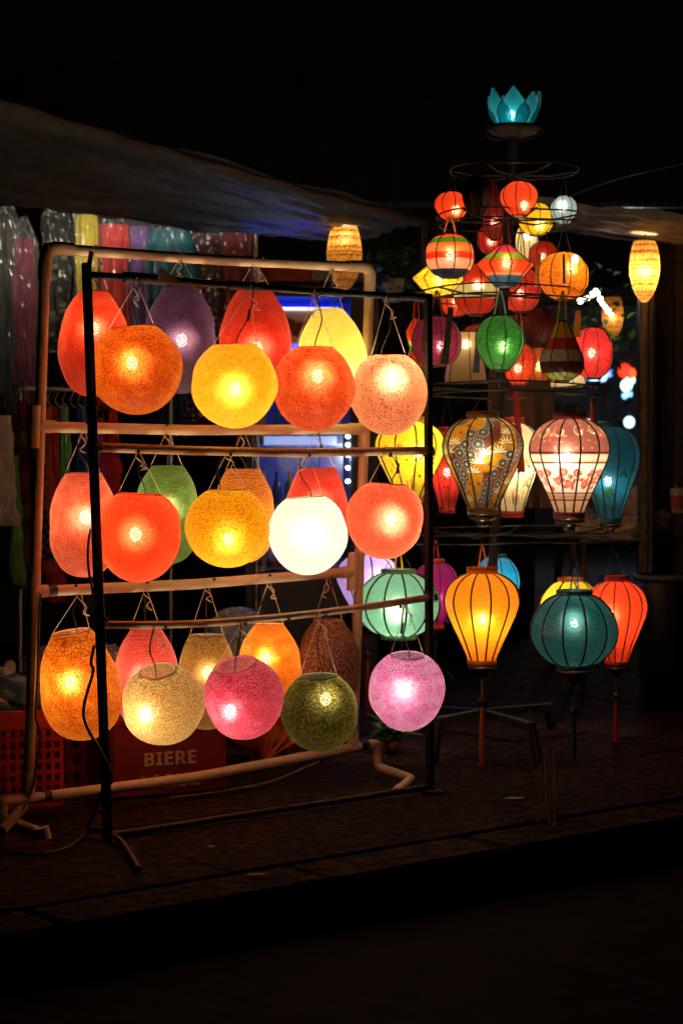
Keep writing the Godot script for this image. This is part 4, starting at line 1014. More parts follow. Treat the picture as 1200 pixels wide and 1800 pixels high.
# ---------------------------------------------------------------- the tree of wire hoops
func wire_tree():
	var iron := worn("dark_iron", S(.013, .01, .009), .7, .4, 5.0, 0.0)
	var o := thing("lantern_tree", "dark metal tree of wire hoops hung with silk lanterns", "stand")
	var D := 8.6000
	var base := Vector3(0.627, 0.153, -8.600)
	part("pole", tube([base, Vector3(0.683, 0.971, -8.600), Vector3(0.719, 2.018, -8.600), Vector3(0.760, 2.713, -8.600)], .021, 12), iron, o)
	var hp := [[Vector3(0.763, 2.558, -8.600), 0.2833], [Vector3(0.736, 2.358, -8.600), 0.3162], [Vector3(0.724, 2.026, -8.600), 0.3845], [Vector3(0.707, 1.608, -8.600), 0.4502], [Vector3(0.678, 0.966, -8.600), 0.5185]]
	var i := 0
	for q in hp:
		for dup in (1 if i == 0 else 2):
			var ring := []
			for k in 41:
				var an := TAU * k / 40
				ring.append(q[0] + Vector3(cos(an) * q[1] * (1.0 - dup * .045), -dup * .04 + sin(an * 3.0 + i) * .006, sin(an) * q[1] * (1.0 - dup * .045)))
			part("hoop", tube(ring, .004, 6), iron, o)
		for k in 6:
			var an := TAU * (k + .2 * i) / 6
			part("spoke", tube([q[0] + Vector3(0, -.02, 0), q[0] + Vector3(cos(an) * q[1] * .6, -.022, sin(an) * q[1] * .6), q[0] + Vector3(cos(an) * q[1], 0, sin(an) * q[1])], .0045, 6), iron, o)
		i += 1
	# base: crossed square legs with feet turned down
	var leg := func(a: Vector3, b: Vector3, w: float) -> ArrayMesh:
		var st := begin()
		var z := (b - a).normalized()
		var x := Vector3.UP.cross(z).normalized()
		add_box(st, Vector3(w, w, a.distance_to(b)), Transform3D(Basis(x, z.cross(x), z), (a + b) / 2), .003)
		return done(st)
	var f1 := Vector3(0.799, 0.153, -8.150)
	var f2 := Vector3(0.972, 0.111, -9.100)
	var f3 := Vector3(0.430, 0.111, -9.000)
	var f4 := Vector3(0.411, 0.168, -8.200)
	for q in [f1, f2, f3, f4]:
		var s: Vector3 = base + Vector3(0, .0, 0)
		part("leg", leg.call(s, q, .034), iron, o)
		part("foot", leg.call(q + Vector3(0, .015, 0), Vector3(q.x, .0, q.z) + (q - s).normalized() * .05, .036), iron, o)
	for k in 3:
		part("wire_tie", tube(curve([Vector3(0.805, 0.123, -8.140) + Vector3(k * .006, 0, 0), Vector3(0.820, 0.054, -8.120) + Vector3(.01 * k, 0, .02), Vector3(0.791, 0.017, -8.120) + Vector3(.012 * k, 0, 0)], 4), .003, 5), iron, o)
	# lotus on its dish
	var lo := thing("lotus_lantern", "glowing turquoise lotus lantern on top of the wire tree", "lantern", Vector3(0.760, 2.753, -8.600), "")
	var teal := shade_material("lotus_silk", Color(.006, .15, .18), silk("slubfine"), .4, .5, true)
	for k in 7:
		var an := TAU * k / 7 - .1
		var rad := .074 if k % 2 else .08
		var tall := .158 if k % 2 == 0 else .14
		var st := begin()
		st.set_smooth_group(0)
		var g := []
		for a in 11:
			var v := a / 10.0
			var hw := lerpf(.045, .074, sin(minf(1.0, v / .36) * PI / 2))
			if v > .36: hw = .074 * pow(maxf(0.0, 1.0 - (v - .36) / .64), .85)
			var row := []
			for b in 7:
				var q := b / 6.0 * 2.0 - 1.0
				row.append(Vector3(q * hw, v * tall, .045 * sin(v * PI * .6) - .03 * q * q * (1.0 - v * .5)))
			g.append(row)
		for a in 10:
			for b in 6:
				quad(st, g[a + 1][b], g[a + 1][b + 1], g[a][b + 1], g[a][b])
		var p := part("petal", done(st), teal, lo, Vector3(sin(an) * rad, 0, cos(an) * rad), Vector3(0, rad_to_deg(an), 0))
		var edge := []
		for a in 11: edge.append(g[a][0])
		for a in 10: edge.append(g[9 - a][6])
		part("wire_edge", tube(edge, .0022, 5), mat("rib_wood", S(.035, .016, .008), .6), p)
	lamp_bulb(lo, Vector3(-.015, .04, .066), .035, .016, Color(.85, 1.0, .9))
	part("dish", lathe([Vector2(.005, -.003), Vector2(.1, -.004), Vector2(.115, .0), Vector2(.12, -.006), Vector2(.1, -.03), Vector2(.04, -.045), Vector2(.004, -.05)], 28), iron, lo)
	for k in 6:
		var an := TAU * k / 6 + .3
		var dr := Vector3(cos(an), 0, sin(an))
		part("curled_wire", tube(curve([dr * .03 + Vector3(0, -.05, 0), dr * .08 + Vector3(0, -.055, 0), dr * .13 + Vector3(0, -.03, 0), dr * .128 + Vector3(0, -.012, 0), dr * .115 + Vector3(0, -.018, 0)], 5), .003, 5), iron, lo)
	# ribbons tied to the hoops
	var ribs := [
		[Vector3(0.784, 1.593, -8.750), Vector3(0.808, 1.223, -8.700), .017, S(.4, .012, .008), "long red ribbon hanging in front of the beige cloth"],
		[Vector3(0.456, 1.917, -8.100), Vector3(0.429, 1.679, -8.080), .016, S(.012, .025, .05), "dark blue ribbon hanging in front of the plum purple lantern"],
		[Vector3(0.867, 2.187, -8.550), Vector3(0.857, 2.040, -8.500), .014, S(.6, .3, .03), "amber ribbon loop beside the banded diamond lantern"],
		[Vector3(1.049, 1.943, -8.600), Vector3(1.042, 1.825, -8.600), .016, S(.6, .24, .02), "orange ribbon between the unlit teardrop and the red tassel lantern"],
		[Vector3(0.606, 1.810, -8.600), Vector3(0.596, 1.666, -8.600), .015, S(.03, .05, .07), "slate blue ribbon in front of the cream paper lantern"],
		[Vector3(0.926, 2.140, -8.100), Vector3(0.926, 2.015, -8.080), .006, S(.25, .3, .35), "thin silvery ribbon hanging before the orange pumpkin lantern"],
	]
	for q in ribs:
		var st := begin()
		st.set_smooth_group(0)
		var a: Vector3 = q[0]
		var b: Vector3 = q[1]
		for s in [-1.0, 1.0]:
			for k in 8:
				var u0 := k / 8.0
				var u1 := (k + 1) / 8.0
				var w0 := Vector3(q[2] * (.75 + .25 * u0), 0, 0)
				var w1 := Vector3(q[2] * (.75 + .25 * u1), 0, 0)
				var z0 := Vector3(0, 0, s * (.002 + .008 * sin(u0 * PI) + .003 * sin(u0 * 9.0)))
				var z1 := Vector3(0, 0, s * (.002 + .008 * sin(u1 * PI) + .003 * sin(u1 * 9.0)))
				var p := [a.lerp(b, u0) - w0 + z0, a.lerp(b, u0) + w0 + z0, a.lerp(b, u1) + w1 + z1, a.lerp(b, u1) - w1 + z1]
				if s < 0: p.reverse()
				quad(st, p[0], p[1], p[2], p[3])
		var rm := mat("ribbon%s" % q[3], q[3], .7)
		rm.cull_mode = BaseMaterial3D.CULL_DISABLED
		rm.backlight_enabled = true
		rm.backlight = Color(.4, .4, .4)
		solo("ribbon", done(st), rm, q[4], "ribbon")

# ---------------------------------------------------------------- the shop behind
func shop():
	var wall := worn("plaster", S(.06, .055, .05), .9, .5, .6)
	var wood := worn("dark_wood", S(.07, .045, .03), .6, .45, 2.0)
	var w := BoxMesh.new()
	w.size = Vector3(9, 4.2, .2)
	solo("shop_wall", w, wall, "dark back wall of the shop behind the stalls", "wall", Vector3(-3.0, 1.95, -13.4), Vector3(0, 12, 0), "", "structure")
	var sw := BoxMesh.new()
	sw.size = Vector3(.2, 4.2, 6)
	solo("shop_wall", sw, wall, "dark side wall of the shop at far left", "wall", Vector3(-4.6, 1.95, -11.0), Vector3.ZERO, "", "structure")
	# right: timber front of the next house
	var th := thing("timber_front", "dark timber house front with posts at the right edge", "wall", Vector3.ZERO, "", "structure")
	for q in [[1128, 14, 10.4, .1], [1141, 5, 10.35, .14], [1165, 34, 10.6, .06], [1205, 40, 10.5, .06], [1250, 40, 10.45, .06]]:
		var p0 := Vector3((q[0] - 600) / 3400.0 * q[2], 0, -q[2])
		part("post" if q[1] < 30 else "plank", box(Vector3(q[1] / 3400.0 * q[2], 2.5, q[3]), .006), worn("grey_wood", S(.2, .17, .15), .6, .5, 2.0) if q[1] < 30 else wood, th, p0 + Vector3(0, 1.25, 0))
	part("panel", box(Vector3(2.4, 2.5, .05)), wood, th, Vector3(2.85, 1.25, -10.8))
	# drinks fridge
	var fr := thing("drinks_fridge", "tall blue lit drinks fridge with a picture sign on top", "fridge", Vector3(-0.202, -0.180, -11.400) * Vector3(1, 0, 1))
	var W := 0.7209
	var top := 2.22
	var fm := mat("fridge_case", S(.05, .045, .06), .4)
	fr.rotation.y = .12
	part("side", box(Vector3(.05, top, .5), .004), fm, fr, Vector3(-W / 2, top / 2, 0))
	part("side", box(Vector3(.16, top, .5), .004), fm, fr, Vector3(W / 2 - .055, top / 2, 0))
	part("back", box(Vector3(W, top, .03)), mat("fridge_liner", S(.09, .18, .85), .5), fr, Vector3(0, top / 2, -.25))
	part("base", box(Vector3(W - .22, .6, .46), .004), fm, fr, Vector3(-.05, .3, 0))
	part("roof", box(Vector3(W - .22, .06, .5)), fm, fr, Vector3(-.055, top + .02, 0))
	var sign := part("sign_board", box(Vector3(W - .24, .2, .03), .004), glow("sign_light", Color(.42, .2, .16), .5), fr, Vector3(-.055, top - .18, .24))
	var st := begin()
	quad(st, Vector3(-W / 2 + .13, .07, .019), Vector3(W / 2 - .14, .07, .019), Vector3(W / 2 - .14, .1, .019), Vector3(-W / 2 + .13, .1, .019))
	part("sign_tube", box(Vector3(W - .3, .018, .01)), glow("sign_white", Color(1, .95, .95), 1.2), sign, Vector3(0, .1, .02))
	for k in 5:
		part("food_print", lump(Vector3(.07, .045, .006), .3, 2.0, k, 14), mat("food_%d" % (k % 2), [S(.25, .07, .02), S(.4, .13, .05)][k % 2], .6), sign, Vector3(-.17 + k * .085, -.02 + (k % 2) * .02, .018))
	part("header", box(Vector3(W - .05, .08, .04), .004), mat("header_red", S(.3, .03, .02), .5), fr, Vector3(-.06, top + .12, .2))
	part("header", box(Vector3(W * .45, .07, .04), .004), mat("header_grey", S(.25, .22, .2), .5), fr, Vector3(W * .22, top + .12, .225))
	for k in 4:
		part("shelf", box(Vector3(W - .24, .012, .4)), mat("shelf_wire", S(.25, .32, .7), .4), fr, Vector3(-.055, .64 + k * .36, -.02))
	part("lit_strip", box(Vector3(W - .3, .05, .02)), glow("strip_white", Color(.6, .72, 1.0), .85), fr, Vector3(-.06, 1.3837, .2))
	var al := AreaLight3D.new()
	al.name = "fridge_light"
	al.area_size = Vector2(W - .3, .2)
	al.light_color = Color(.24, .38, 1.0)
	al.light_energy = 1.5
	al.area_range = 14.0
	al.shadow_enabled = true
	al.position = Vector3(-.055, top - .12, .0)
	al.rotation_degrees = Vector3(-90, 0, 0)
	fr.add_child(al)
	part("tube_lamp", box(Vector3(W - .3, .02, .18)), glow("fridge_tube", Color(.24, .38, 1.0), 2.0), fr, Vector3(-.055, top - .1, 0))
	part("glass_door", box(Vector3(W - .24, top - .9, .008)), film("fridge_glass", Color(1, 1, 1, .06), .03), fr, Vector3(-.055, .62 + (top - .9) / 2, .22))
	for y in [768, 782, 800, 822, 845]:
		var b := part("led_bulb", ball(.012), glow("led_white", Color(.85, .92, 1.0), 14.0), fr, Vector3(W / 2 - .15, 1.3 + (800 - y) / 3400.0 * 11.4, .245))
		if y == 800:
			var l := OmniLight3D.new()
			l.name = "led_light"
			l.light_color = Color(.8, .9, 1.0)
			l.light_energy = .06
			l.light_size = .012
			l.omni_range = 10.0
			l.omni_attenuation = 2.0
			l.shadow_enabled = true
			l.position = b.position
			fr.add_child(l)
	# bottles on its shelves, each a thing of its own
	rng.seed = 5
	var bp := [Vector2(.003, .2), Vector2(.011, .2), Vector2(.012, .15), Vector2(.024, .115), Vector2(.029, .09), Vector2(.029, .004), Vector2(.004, 0)]
	var bm := lathe(bp, 14)
	var shades := [["green", S(.03, .2, .06)], ["red", S(.5, .04, .03)], ["clear pale", S(.6, .65, .7)], ["dark blue", S(.03, .06, .3)], ["amber", S(.4, .16, .03)]]
	for sh in 3:
		for k in 6:
			var c: Array = shades[(k + sh * 2) % 5]
			var pos: Vector3 = fr.transform * Vector3(-W / 2 + .1 + k * .075, .647 + sh * .36, .06 + .02 * (k % 2))
			solo("drink_bottle", bm, mat("bottle_%s" % c[0], c[1], .15), "%s bottle on the %s fridge shelf, %s from the left" % [c[0], ["lowest", "second", "third"][sh], ["first", "second", "third", "fourth", "fifth", "sixth"][k]], "bottle", pos, Vector3.ZERO, "bottles in the drinks fridge")
	clothes()
	# pale cloth hanging behind the wire tree
	var cl := begin()
	cl.set_smooth_group(0)
	var g := []
	for i in 21:
		var row := []
		for j in 31:
			var v := i / 20.0
			var q := j / 30.0
			row.append(Vector3((q - .5) * .34 * (1.0 + .12 * v), -v * 1.05, .03 * sin(q * 19.0 + v * 2.0) + .02 * sin(q * 7.0 - v * 3.0)))
		g.append(row)
	for i in 20:
		for j in 30:
			quad(cl, g[i][j], g[i][j + 1], g[i + 1][j + 1], g[i + 1][j])
	solo("hanging_cloth", done(cl), cloth("drape", S(.26, .18, .14)), "dull beige cloth hanging behind the wire tree", "cloth", Vector3(0.980, 2.062, -10.600))
	# hanging planter and leaves
	var pot := thing("hanging_planter", "pale hanging flower pot with trailing leaves under the canopy", "planter", Vector3(0.290, 2.229, -11.000))
	part("pot", lathe([Vector2(.062, .13), Vector2(.07, .13), Vector2(.066, .115), Vector2(.054, .005), Vector2(.04, 0), Vector2(.003, 0)], 24), mat("pot_white", S(.4, .38, .42), .5), pot, Vector3(0, -.06, 0))
	foliage(pot, Vector3(0, .1, 0), Vector3(.22, .16, .16), 130, 21)
	for s in [-1.0, 1.0]: part("hanging_wire", tube([Vector3(s * .06, .07, 0), Vector3(0, .5, 0)], .002, 4), mat("wire", S(.03, .02, .015), .5, .6), pot)
	var sh := thing("shrub", "dark leafy shrub growing behind the wire tree", "plant", Vector3(1.320, 2.145, -12.000) * Vector3(1, 0, 1))
	part("stem", tube(curve([Vector3.ZERO, Vector3(.03, .9, 0), Vector3(-.02, 1.7, .02), Vector3(.02, 2.2, 0)], 5), .03, 8, .01), worn("bark", S(.08, .06, .04), .9, .5, 4.0), sh)
	foliage(sh, Vector3(.05, 2.1, 0), Vector3(.6, .45, .4), 160, 8)
	# woven basket lamps
	for q in [[Vector3(0.015, 2.331, -10.200), .093, .165, .1, "woven basket lantern hanging at the edge of the canopy, above the pale rack"], [Vector3(1.575, 2.253, -10.100), .079, .158, .32, "woven basket lantern hanging at right before the timber post"], [Vector3(1.885, 2.250, -13.500), .074, .145, .05, "smaller far woven basket lantern beside the bright light string"]]:
		basket_lantern(q[0], q[1], q[2], q[3], q[4], .62 if q[1] > .09 else 0.0)

func foliage(parent: Node3D, c: Vector3, r: Vector3, n: int, sd: int):
	rng.seed = sd
	var st := begin()
	for i in n:
		var d := Vector3(rng.randfn(), rng.randfn(), rng.randfn()).normalized() * pow(rng.randf(), .45)
		var p := c + d * r
		var l := rng.randf_range(.05, .1)
		var b := Basis.from_euler(Vector3(rng.randf_range(-1.2, .4), rng.randf() * TAU, rng.randf_range(-.5, .5)))
		var a := [Vector3(0, 0, 0), Vector3(-.28 * l, .01, .45 * l), Vector3(0, -.01, l), Vector3(.28 * l, .01, .45 * l)]
		quad(st, p + b * a[0], p + b * a[1], p + b * a[2], p + b * a[3])
	var m := mat("leaf", S(.05, .1, .03), .5)
	m.backlight_enabled = true
	m.backlight = Color(.3, .4, .15)
	var f := part("foliage", done(st), m, parent)
	f.set_meta("kind", "stuff")

func basket_lantern(at: Vector3, r: float, hh: float, energy: float, label: String, high := 0.0):
	var o := thing("basket_lantern", label, "lantern", at, "woven basket lanterns")
	if not texs.has("basket"):
		var im := Image.create(512, 256, false, Image.FORMAT_RGBA8)
		var nz := noise(FastNoiseLite.TYPE_SIMPLEX, .06, 2, 3)
		for y in 256:
			for x in 512:
				var a := maxf(smoothstep(.55, .95, absf(sin(x * TAU / 512 * 22 + nz.get_noise_2d(x, y) * .8))), smoothstep(.9, 1.0, absf(sin(y * .1 + nz.get_noise_2d(y, x) * .5))))
				var b := .8 + .2 * nz.get_noise_2d(x * 4, y * .7)
				im.set_pixel(x, y, Color(1, .93, .8).lerp(Color(.28, .15, .05), a * .85) * b)
		texs["basket"] = ImageTexture.create_from_image(im)
	var prof := []
	for q in [[.7, 0], [.85, .12], [1.0, .38], [.93, .6], [.7, .8], [.4, .94], [.12, 1]]: prof.append(Vector2(q[0] * r, hh * (1.0 - 2.0 * q[1])))
	part("shade", lathe(spline(prof, 4), 32), shade_material("basket_skin", Color(.75, .42, .12), texs["basket"], .75, .6), o)
	for q in [[.9, .68], [1.02, .2], [.85, -.28], [.5, -.74]]:
		var ring := []
		for k in 25: ring.append(Vector3(cos(TAU * k / 24) * r * q[0], hh * q[1], sin(TAU * k / 24) * r * q[0]))
		part("hoop", tube(ring, .003, 5), mat("basket_hoop", S(.1, .05, .02), .8), o)
	lamp_bulb(o, Vector3(0, high * hh, r * .2), energy, .022, Color(1, .78, .42))
	part("hanging_wire", tube([Vector3(0, hh, 0), Vector3(0, hh + .7, 0)], .003, 4), mat("wire", S(.03, .02, .015), .5, .6), o)

func clothes():
	var rail := thing("clothes_rail", "upper metal clothes rail under the canopy", "rail", Vector3.ZERO)
	var D := 10.2
	part("bar", tube([Vector3(-1.991, 2.652, -10.000), Vector3(-0.457, 2.597, -10.400)], .012, 8), mat("steel", S(.4, .4, .4), .35, .8), rail)
	part("strut", tube([Vector3(-1.991, 2.611, -10.000), Vector3(-2.006, 0.120, -10.000)], .014, 8), mat("steel", S(.4, .4, .4), .35, .8), rail)
	part("strut", tube([Vector3(-0.457, 2.543, -10.400), Vector3(-0.460, 0.135, -10.400)], .014, 8), mat("steel", S(.4, .4, .4), .35, .8), rail)
	var sequin := cloth("sequin", S(.6, .6, .6), cloth_pattern("sequin", [Color(.35, .03, .04), Color(.95, .95, 1.0), Color(.6, .65, .75)], .12, 1))
	var g := "garments on the upper rail"
	garment("dress", "yellow long dress in a plastic cover on the upper rail", "dress", Vector3(-1.325, 2.548, -10.100), .1, [.11, .12, .1, .12, .15], .82, cloth("yellow", S(.62, .5, .04)), g)
	garment("dress", "bright red dress in plastic between yellow and purple ones", "dress", Vector3(-1.183, 2.504, -10.150), .15, [.15, .14, .15, .17, .18], .95, cloth("red", S(.62, .04, .035)), g)
	garment("dress", "purple dress with flared legs next to the red one", "dress", Vector3(-1.067, 2.501, -10.200), .1, [.11, .1, .11, .13, .14], .8, cloth("purple", S(.2, .1, .38)), g)
	garment("tunic", "teal tunic in glinting plastic on the upper rail", "tunic", Vector3(-0.913, 2.495, -10.250), .1, [.16, .17, .17, .2, .24], .58, cloth("teal", S(.02, .16, .22)), g, .28)
	garment("trousers", "dark blue trousers showing below the teal tunic", "trousers", Vector3(-0.896, 1.938, -10.350), .1, [.14, .14, .15, .16], .55, cloth("navy", S(.02, .07, .14)), g, 0.0, false)
	garment("dress", "dark red dress with silver sequins on the upper rail", "dress", Vector3(-0.730, 2.476, -10.300), .12, [.15, .16, .16, .18, .2], 1.0, sequin, g)
	garment("dress", "plain dark red dress at the right end of the rail", "dress", Vector3(-0.564, 2.488, -10.350), .05, [.16, .17, .16, .18, .18], 1.0, cloth("maroon", S(.2, .015, .015)), g)
	garment("blouse", "black and cream patterned blouse left of the yellow dress", "blouse", Vector3(-1.487, 2.533, -10.150), .3, [.12, .13, .12, .13], .7, cloth("blackprint", S(.8, .8, .8), cloth_pattern("blackprint", [Color(.03, .03, .03), Color(.5, .5, .3), Color(.3, .3, .2)], .05, 1)), g)
	garment("dress", "magenta dress in plastic at the far left", "dress", Vector3(-1.619, 2.402, -9.900), .3, [.1, .13, .11, .13, .13], 1.0, cloth("magenta", S(.15, .01, .04)), g)
	garment("dress", "black dress in gold glinting plastic at the left edge", "dress", Vector3(-1.717, 2.503, -9.900), .4, [.12, .13, .12, .15, .17], 1.0, cloth("black", S(.025, .025, .02)), g)
	garment("jacket", "black jacket between the yellow and red dresses", "jacket", Vector3(-1.267, 2.507, -10.300), .2, [.1, .12, .12, .12], .5, cloth("black", S(.025, .025, .02)), g)
	# lower rail
	var low := thing("clothes_rail", "lower white clothes rail behind the pale rack's left post", "rail", Vector3.ZERO)
	part("bar", tube([Vector3(-1.540, 1.622, -9.300), Vector3(-0.855, 1.613, -9.700)], .009, 8), mat("rail_white", S(.5, .5, .5), .4, .3), low)
	for q in [[Vector3(-1.540, 1.622, -9.300), Vector3(-1.548, 0.162, -9.300)], [Vector3(-0.855, 1.613, -9.700), Vector3(-0.858, 0.185, -9.700)]]: part("strut", tube([q[0], q[1]], .009, 8), mat("rail_white", S(.5, .5, .5), .4, .3), low)
	var h := "garments on the lower rail"
	var rows := [
		["dress", "pale grey satin dress at the left end, lower rail", Vector3(-1.583, 1.487, -9.100), [.08, .1, .12, .1], .52, cloth("satin", S(.45, .45, .5))],
		["scarf", "green scarf hanging at the left of the lower rail", Vector3(-1.561, 1.300, -9.250), [.035, .04, .045, .05], .62, cloth("leafgreen", S(.1, .34, .05))],
		["dress", "red dress striped with purple and yellow, lower rail", Vector3(-1.527, 1.559, -9.280), [.05, .055, .06, .06], .9, cloth("stripes", S(.6, .6, .6), cloth_pattern("stripes", [Color(.4, .04, .04), Color(.25, .02, .05), Color(.45, .36, .1), Color(.2, .02, .02), Color(.3, .03, .2)], .1, 0))],
		["dress", "yellow and black spotted dress, lower rail", Vector3(-1.461, 1.542, -9.350), [.045, .05, .05, .06], .75, cloth("spots", S(.6, .6, .6), cloth_pattern("spots", [Color(.6, .5, .05), Color(.03, .03, .03)], .1, 2))],
		["dress", "dull orange dress next to the spotted one, lower rail", Vector3(-1.427, 1.534, -9.380), [.04, .04, .05, .05], .8, cloth("rust_cloth", S(.4, .1, .02))],
		["dress", "wine red long dress left of the green one, lower rail", Vector3(-1.400, 1.535, -9.400), [.05, .055, .06, .065], .95, cloth("wine", S(.3, .015, .04))],
		["dress", "mint green dress hanging on the lower rail", Vector3(-1.352, 1.544, -9.430), [.05, .055, .06, .065], .58, cloth("mint", S(.16, .5, .2))],
		["dress", "blue dress right of the mint green one, lower rail", Vector3(-1.275, 1.545, -9.480), [.05, .055, .06, .06], .5, cloth("blue", S(.02, .1, .36))],
		["dress", "pink purple dress near the black post, lower rail", Vector3(-1.186, 1.482, -9.520), [.05, .055, .06, .06], .5, cloth("fuchsia", S(.4, .03, .22))],
		["dress", "dark teal dress behind the salmon egg lantern, lower rail", Vector3(-1.242, 1.131, -9.600), [.06, .06, .07, .07], .62, cloth("petrol", S(.02, .08, .14))],
		["dress", "scarlet dress right of the black post, lower rail", Vector3(-1.129, 1.547, -9.560), [.05, .06, .06, .06], .5, cloth("scarlet", S(.5, .03, .03))],
	]
	for q in rows: garment(q[0], q[1], q[0], q[2], .9, q[3], q[4], q[5], h, 0.0, false, .03)
	for k in 9:
		var x0: Vector3 = Vector3(-1.422, 1.603, -9.380).lerp(Vector3(-1.150, 1.597, -9.550), k / 8.0)
		var hk := solo("clothes_hanger", tube(curve([x0 + Vector3(-.02, .005, .02), x0 + Vector3(0, .022, 0), x0 + Vector3(.012, .006, -.01), x0 + Vector3(0, -.04, 0), x0 + Vector3(.035, -.075, .06)], 4), .0035, 5), mat("hanger_pink", S(.45, .3, .3), .4), "pale plastic hanger on the lower white rail, %s from the left" % ["first", "second", "third", "fourth", "fifth", "sixth", "seventh", "eighth", "ninth"][k], "hanger", Vector3.ZERO, Vector3.ZERO, "plastic hangers on the lower rail")
	# the shop's own tube lamp, up under the canopy
	var tl := thing("tube_lamp", "fluorescent tube lamp fixed under the shop canopy", "lamp", Vector3(-1.089, 2.601, -9.300))
	tl.rotation.y = .1
	part("tube", tube([Vector3(-.45, 0, 0), Vector3(.45, 0, 0)], .014, 10), glow("tube_glow", Color(1, .96, .88), 6.0), tl)
	part("fitting", box(Vector3(1.0, .03, .05), .004), mat("fitting_white", S(.7, .7, .7), .5), tl, Vector3(0, .04, 0))
	var al := AreaLight3D.new()
	al.name = "tube_light"
	al.area_size = Vector2(.9, .03)
	al.light_color = Color(1, .95, .86)
	al.light_energy = 1.8
	al.area_range = 14.0
	al.shadow_enabled = true
	al.position = Vector3(0, -.02, 0)
	al.rotation_degrees = Vector3(-78, 0, 0)
	tl.add_child(al)

# ---------------------------------------------------------------- canopies
func sheet(c: Array, sag: float, folds: float, nu := 40, nv := 26) -> ArrayMesh:    # corners: near left, near right, far right, far left
	var st := begin()
	st.set_smooth_group(0)
	var nz := noise(FastNoiseLite.TYPE_SIMPLEX_SMOOTH, 1.0, 3, 4)
	for layer in 2:
		var g := []
		for i in nv + 1:
			var v := float(i) / nv
			var row := []
			for j in nu + 1:
				var q := float(j) / nu
				var p: Vector3 = c[0].lerp(c[1], q).lerp(c[3].lerp(c[2], q), v)
				p.y -= sag * sin(q * PI) * (.4 + .6 * sin(v * PI))
				p.y += folds * (nz.get_noise_2d(q * 2.2, v * 9.0) + .35 * sin(v * 34.0 + q * 3.0 + nz.get_noise_2d(q * 4.0, v) * 4.0) * q) + layer * .004
				row.append(p)
			g.append(row)
		for i in nv:
			for j in nu:
				if layer == 1: quad(st, g[i + 1][j], g[i + 1][j + 1], g[i][j + 1], g[i][j])
				else: quad(st, g[i][j], g[i][j + 1], g[i + 1][j + 1], g[i + 1][j])
	return done(st)

func canopy():
	var grey := worn("tarp", S(.1, .135, .185), .45, .6, 1.4)
	var o := thing("canopy", "grey plastic sheet canopy sloping over the clothes stall", "canopy")
	var nl := Vector3(-1.860, 2.824, -7.400)
	var nr := Vector3(0.433, 2.525, -10.200)
	var frr := Vector3(0.047, 2.467, -10.600)
	var fl := Vector3(-2.061, 2.521, -8.800)
	part("sheet", sheet([nl, nr, frr, fl], .045, .045), grey, o)
	var edge := []
	for k in 31: edge.append(nl.lerp(nr, k / 30.0) + Vector3(0, -.045 * sin(k / 30.0 * PI) * .4 + .006 * sin(k * 1.9), .004))
	part("hem", tube(edge, .012, 8), mat("hem_red", S(.05, .025, .02), .7), o)
	var edge2 := []
	for k in 31: edge2.append(fl.lerp(frr, k / 30.0) + Vector3(0, -.045 * sin(k / 30.0 * PI) * .4 + .008 * sin(k * 2.3), 0))
	part("hem", tube(edge2, .009, 8), mat("hem_blue", S(.08, .08, .2), .6), o)
	part("strut", tube([nr, Vector3(nr.x + .02, 0, nr.z - .2)], .016, 8), mat("strut_dark", S(.04, .035, .03), .6), o)
	var r := thing("canopy", "dull grey sheet canopy reaching in from the right edge", "canopy")
	part("sheet", sheet([Vector3(0.928, 2.579, -9.600), Vector3(1.989, 2.403, -9.300), Vector3(2.182, 2.400, -10.200), Vector3(1.107, 2.536, -10.500)], .03, .03), worn("tarp_right", S(.24, .22, .19), .6, .55, 1.6), r)
	part("hem", tube([Vector3(1.107, 2.533, -10.500), Vector3(1.524, 2.458, -10.400), Vector3(2.182, 2.397, -10.200)], .01, 8), mat("hem_blue", S(.08, .08, .2), .6), r)
	# dark eaves behind, with a few strips that catch light
	var e := thing("tin_eaves", "dark corrugated eaves behind the canopies", "roof", Vector3.ZERO, "", "structure")
	var _tin := worn("tin", S(.05, .055, .065), .35, .5, 2.0, .6)
	part("fascia", box(Vector3(5.0, .03, .04)), worn("tin_bright", S(.22, .24, .27), .3, .4, 2.0, .7), e, Vector3(1.2, 2.9, -12.45))
	solo("overhead_wire", tube(curve([Vector3(1.101, 2.552, -9.400), Vector3(1.265, 2.577, -9.000), Vector3(1.535, 2.596, -8.600)], 6), .005, 6), mat("wire", S(.03, .02, .015), .5, .6), "overhead wire rising to the right above the right canopy", "wire")

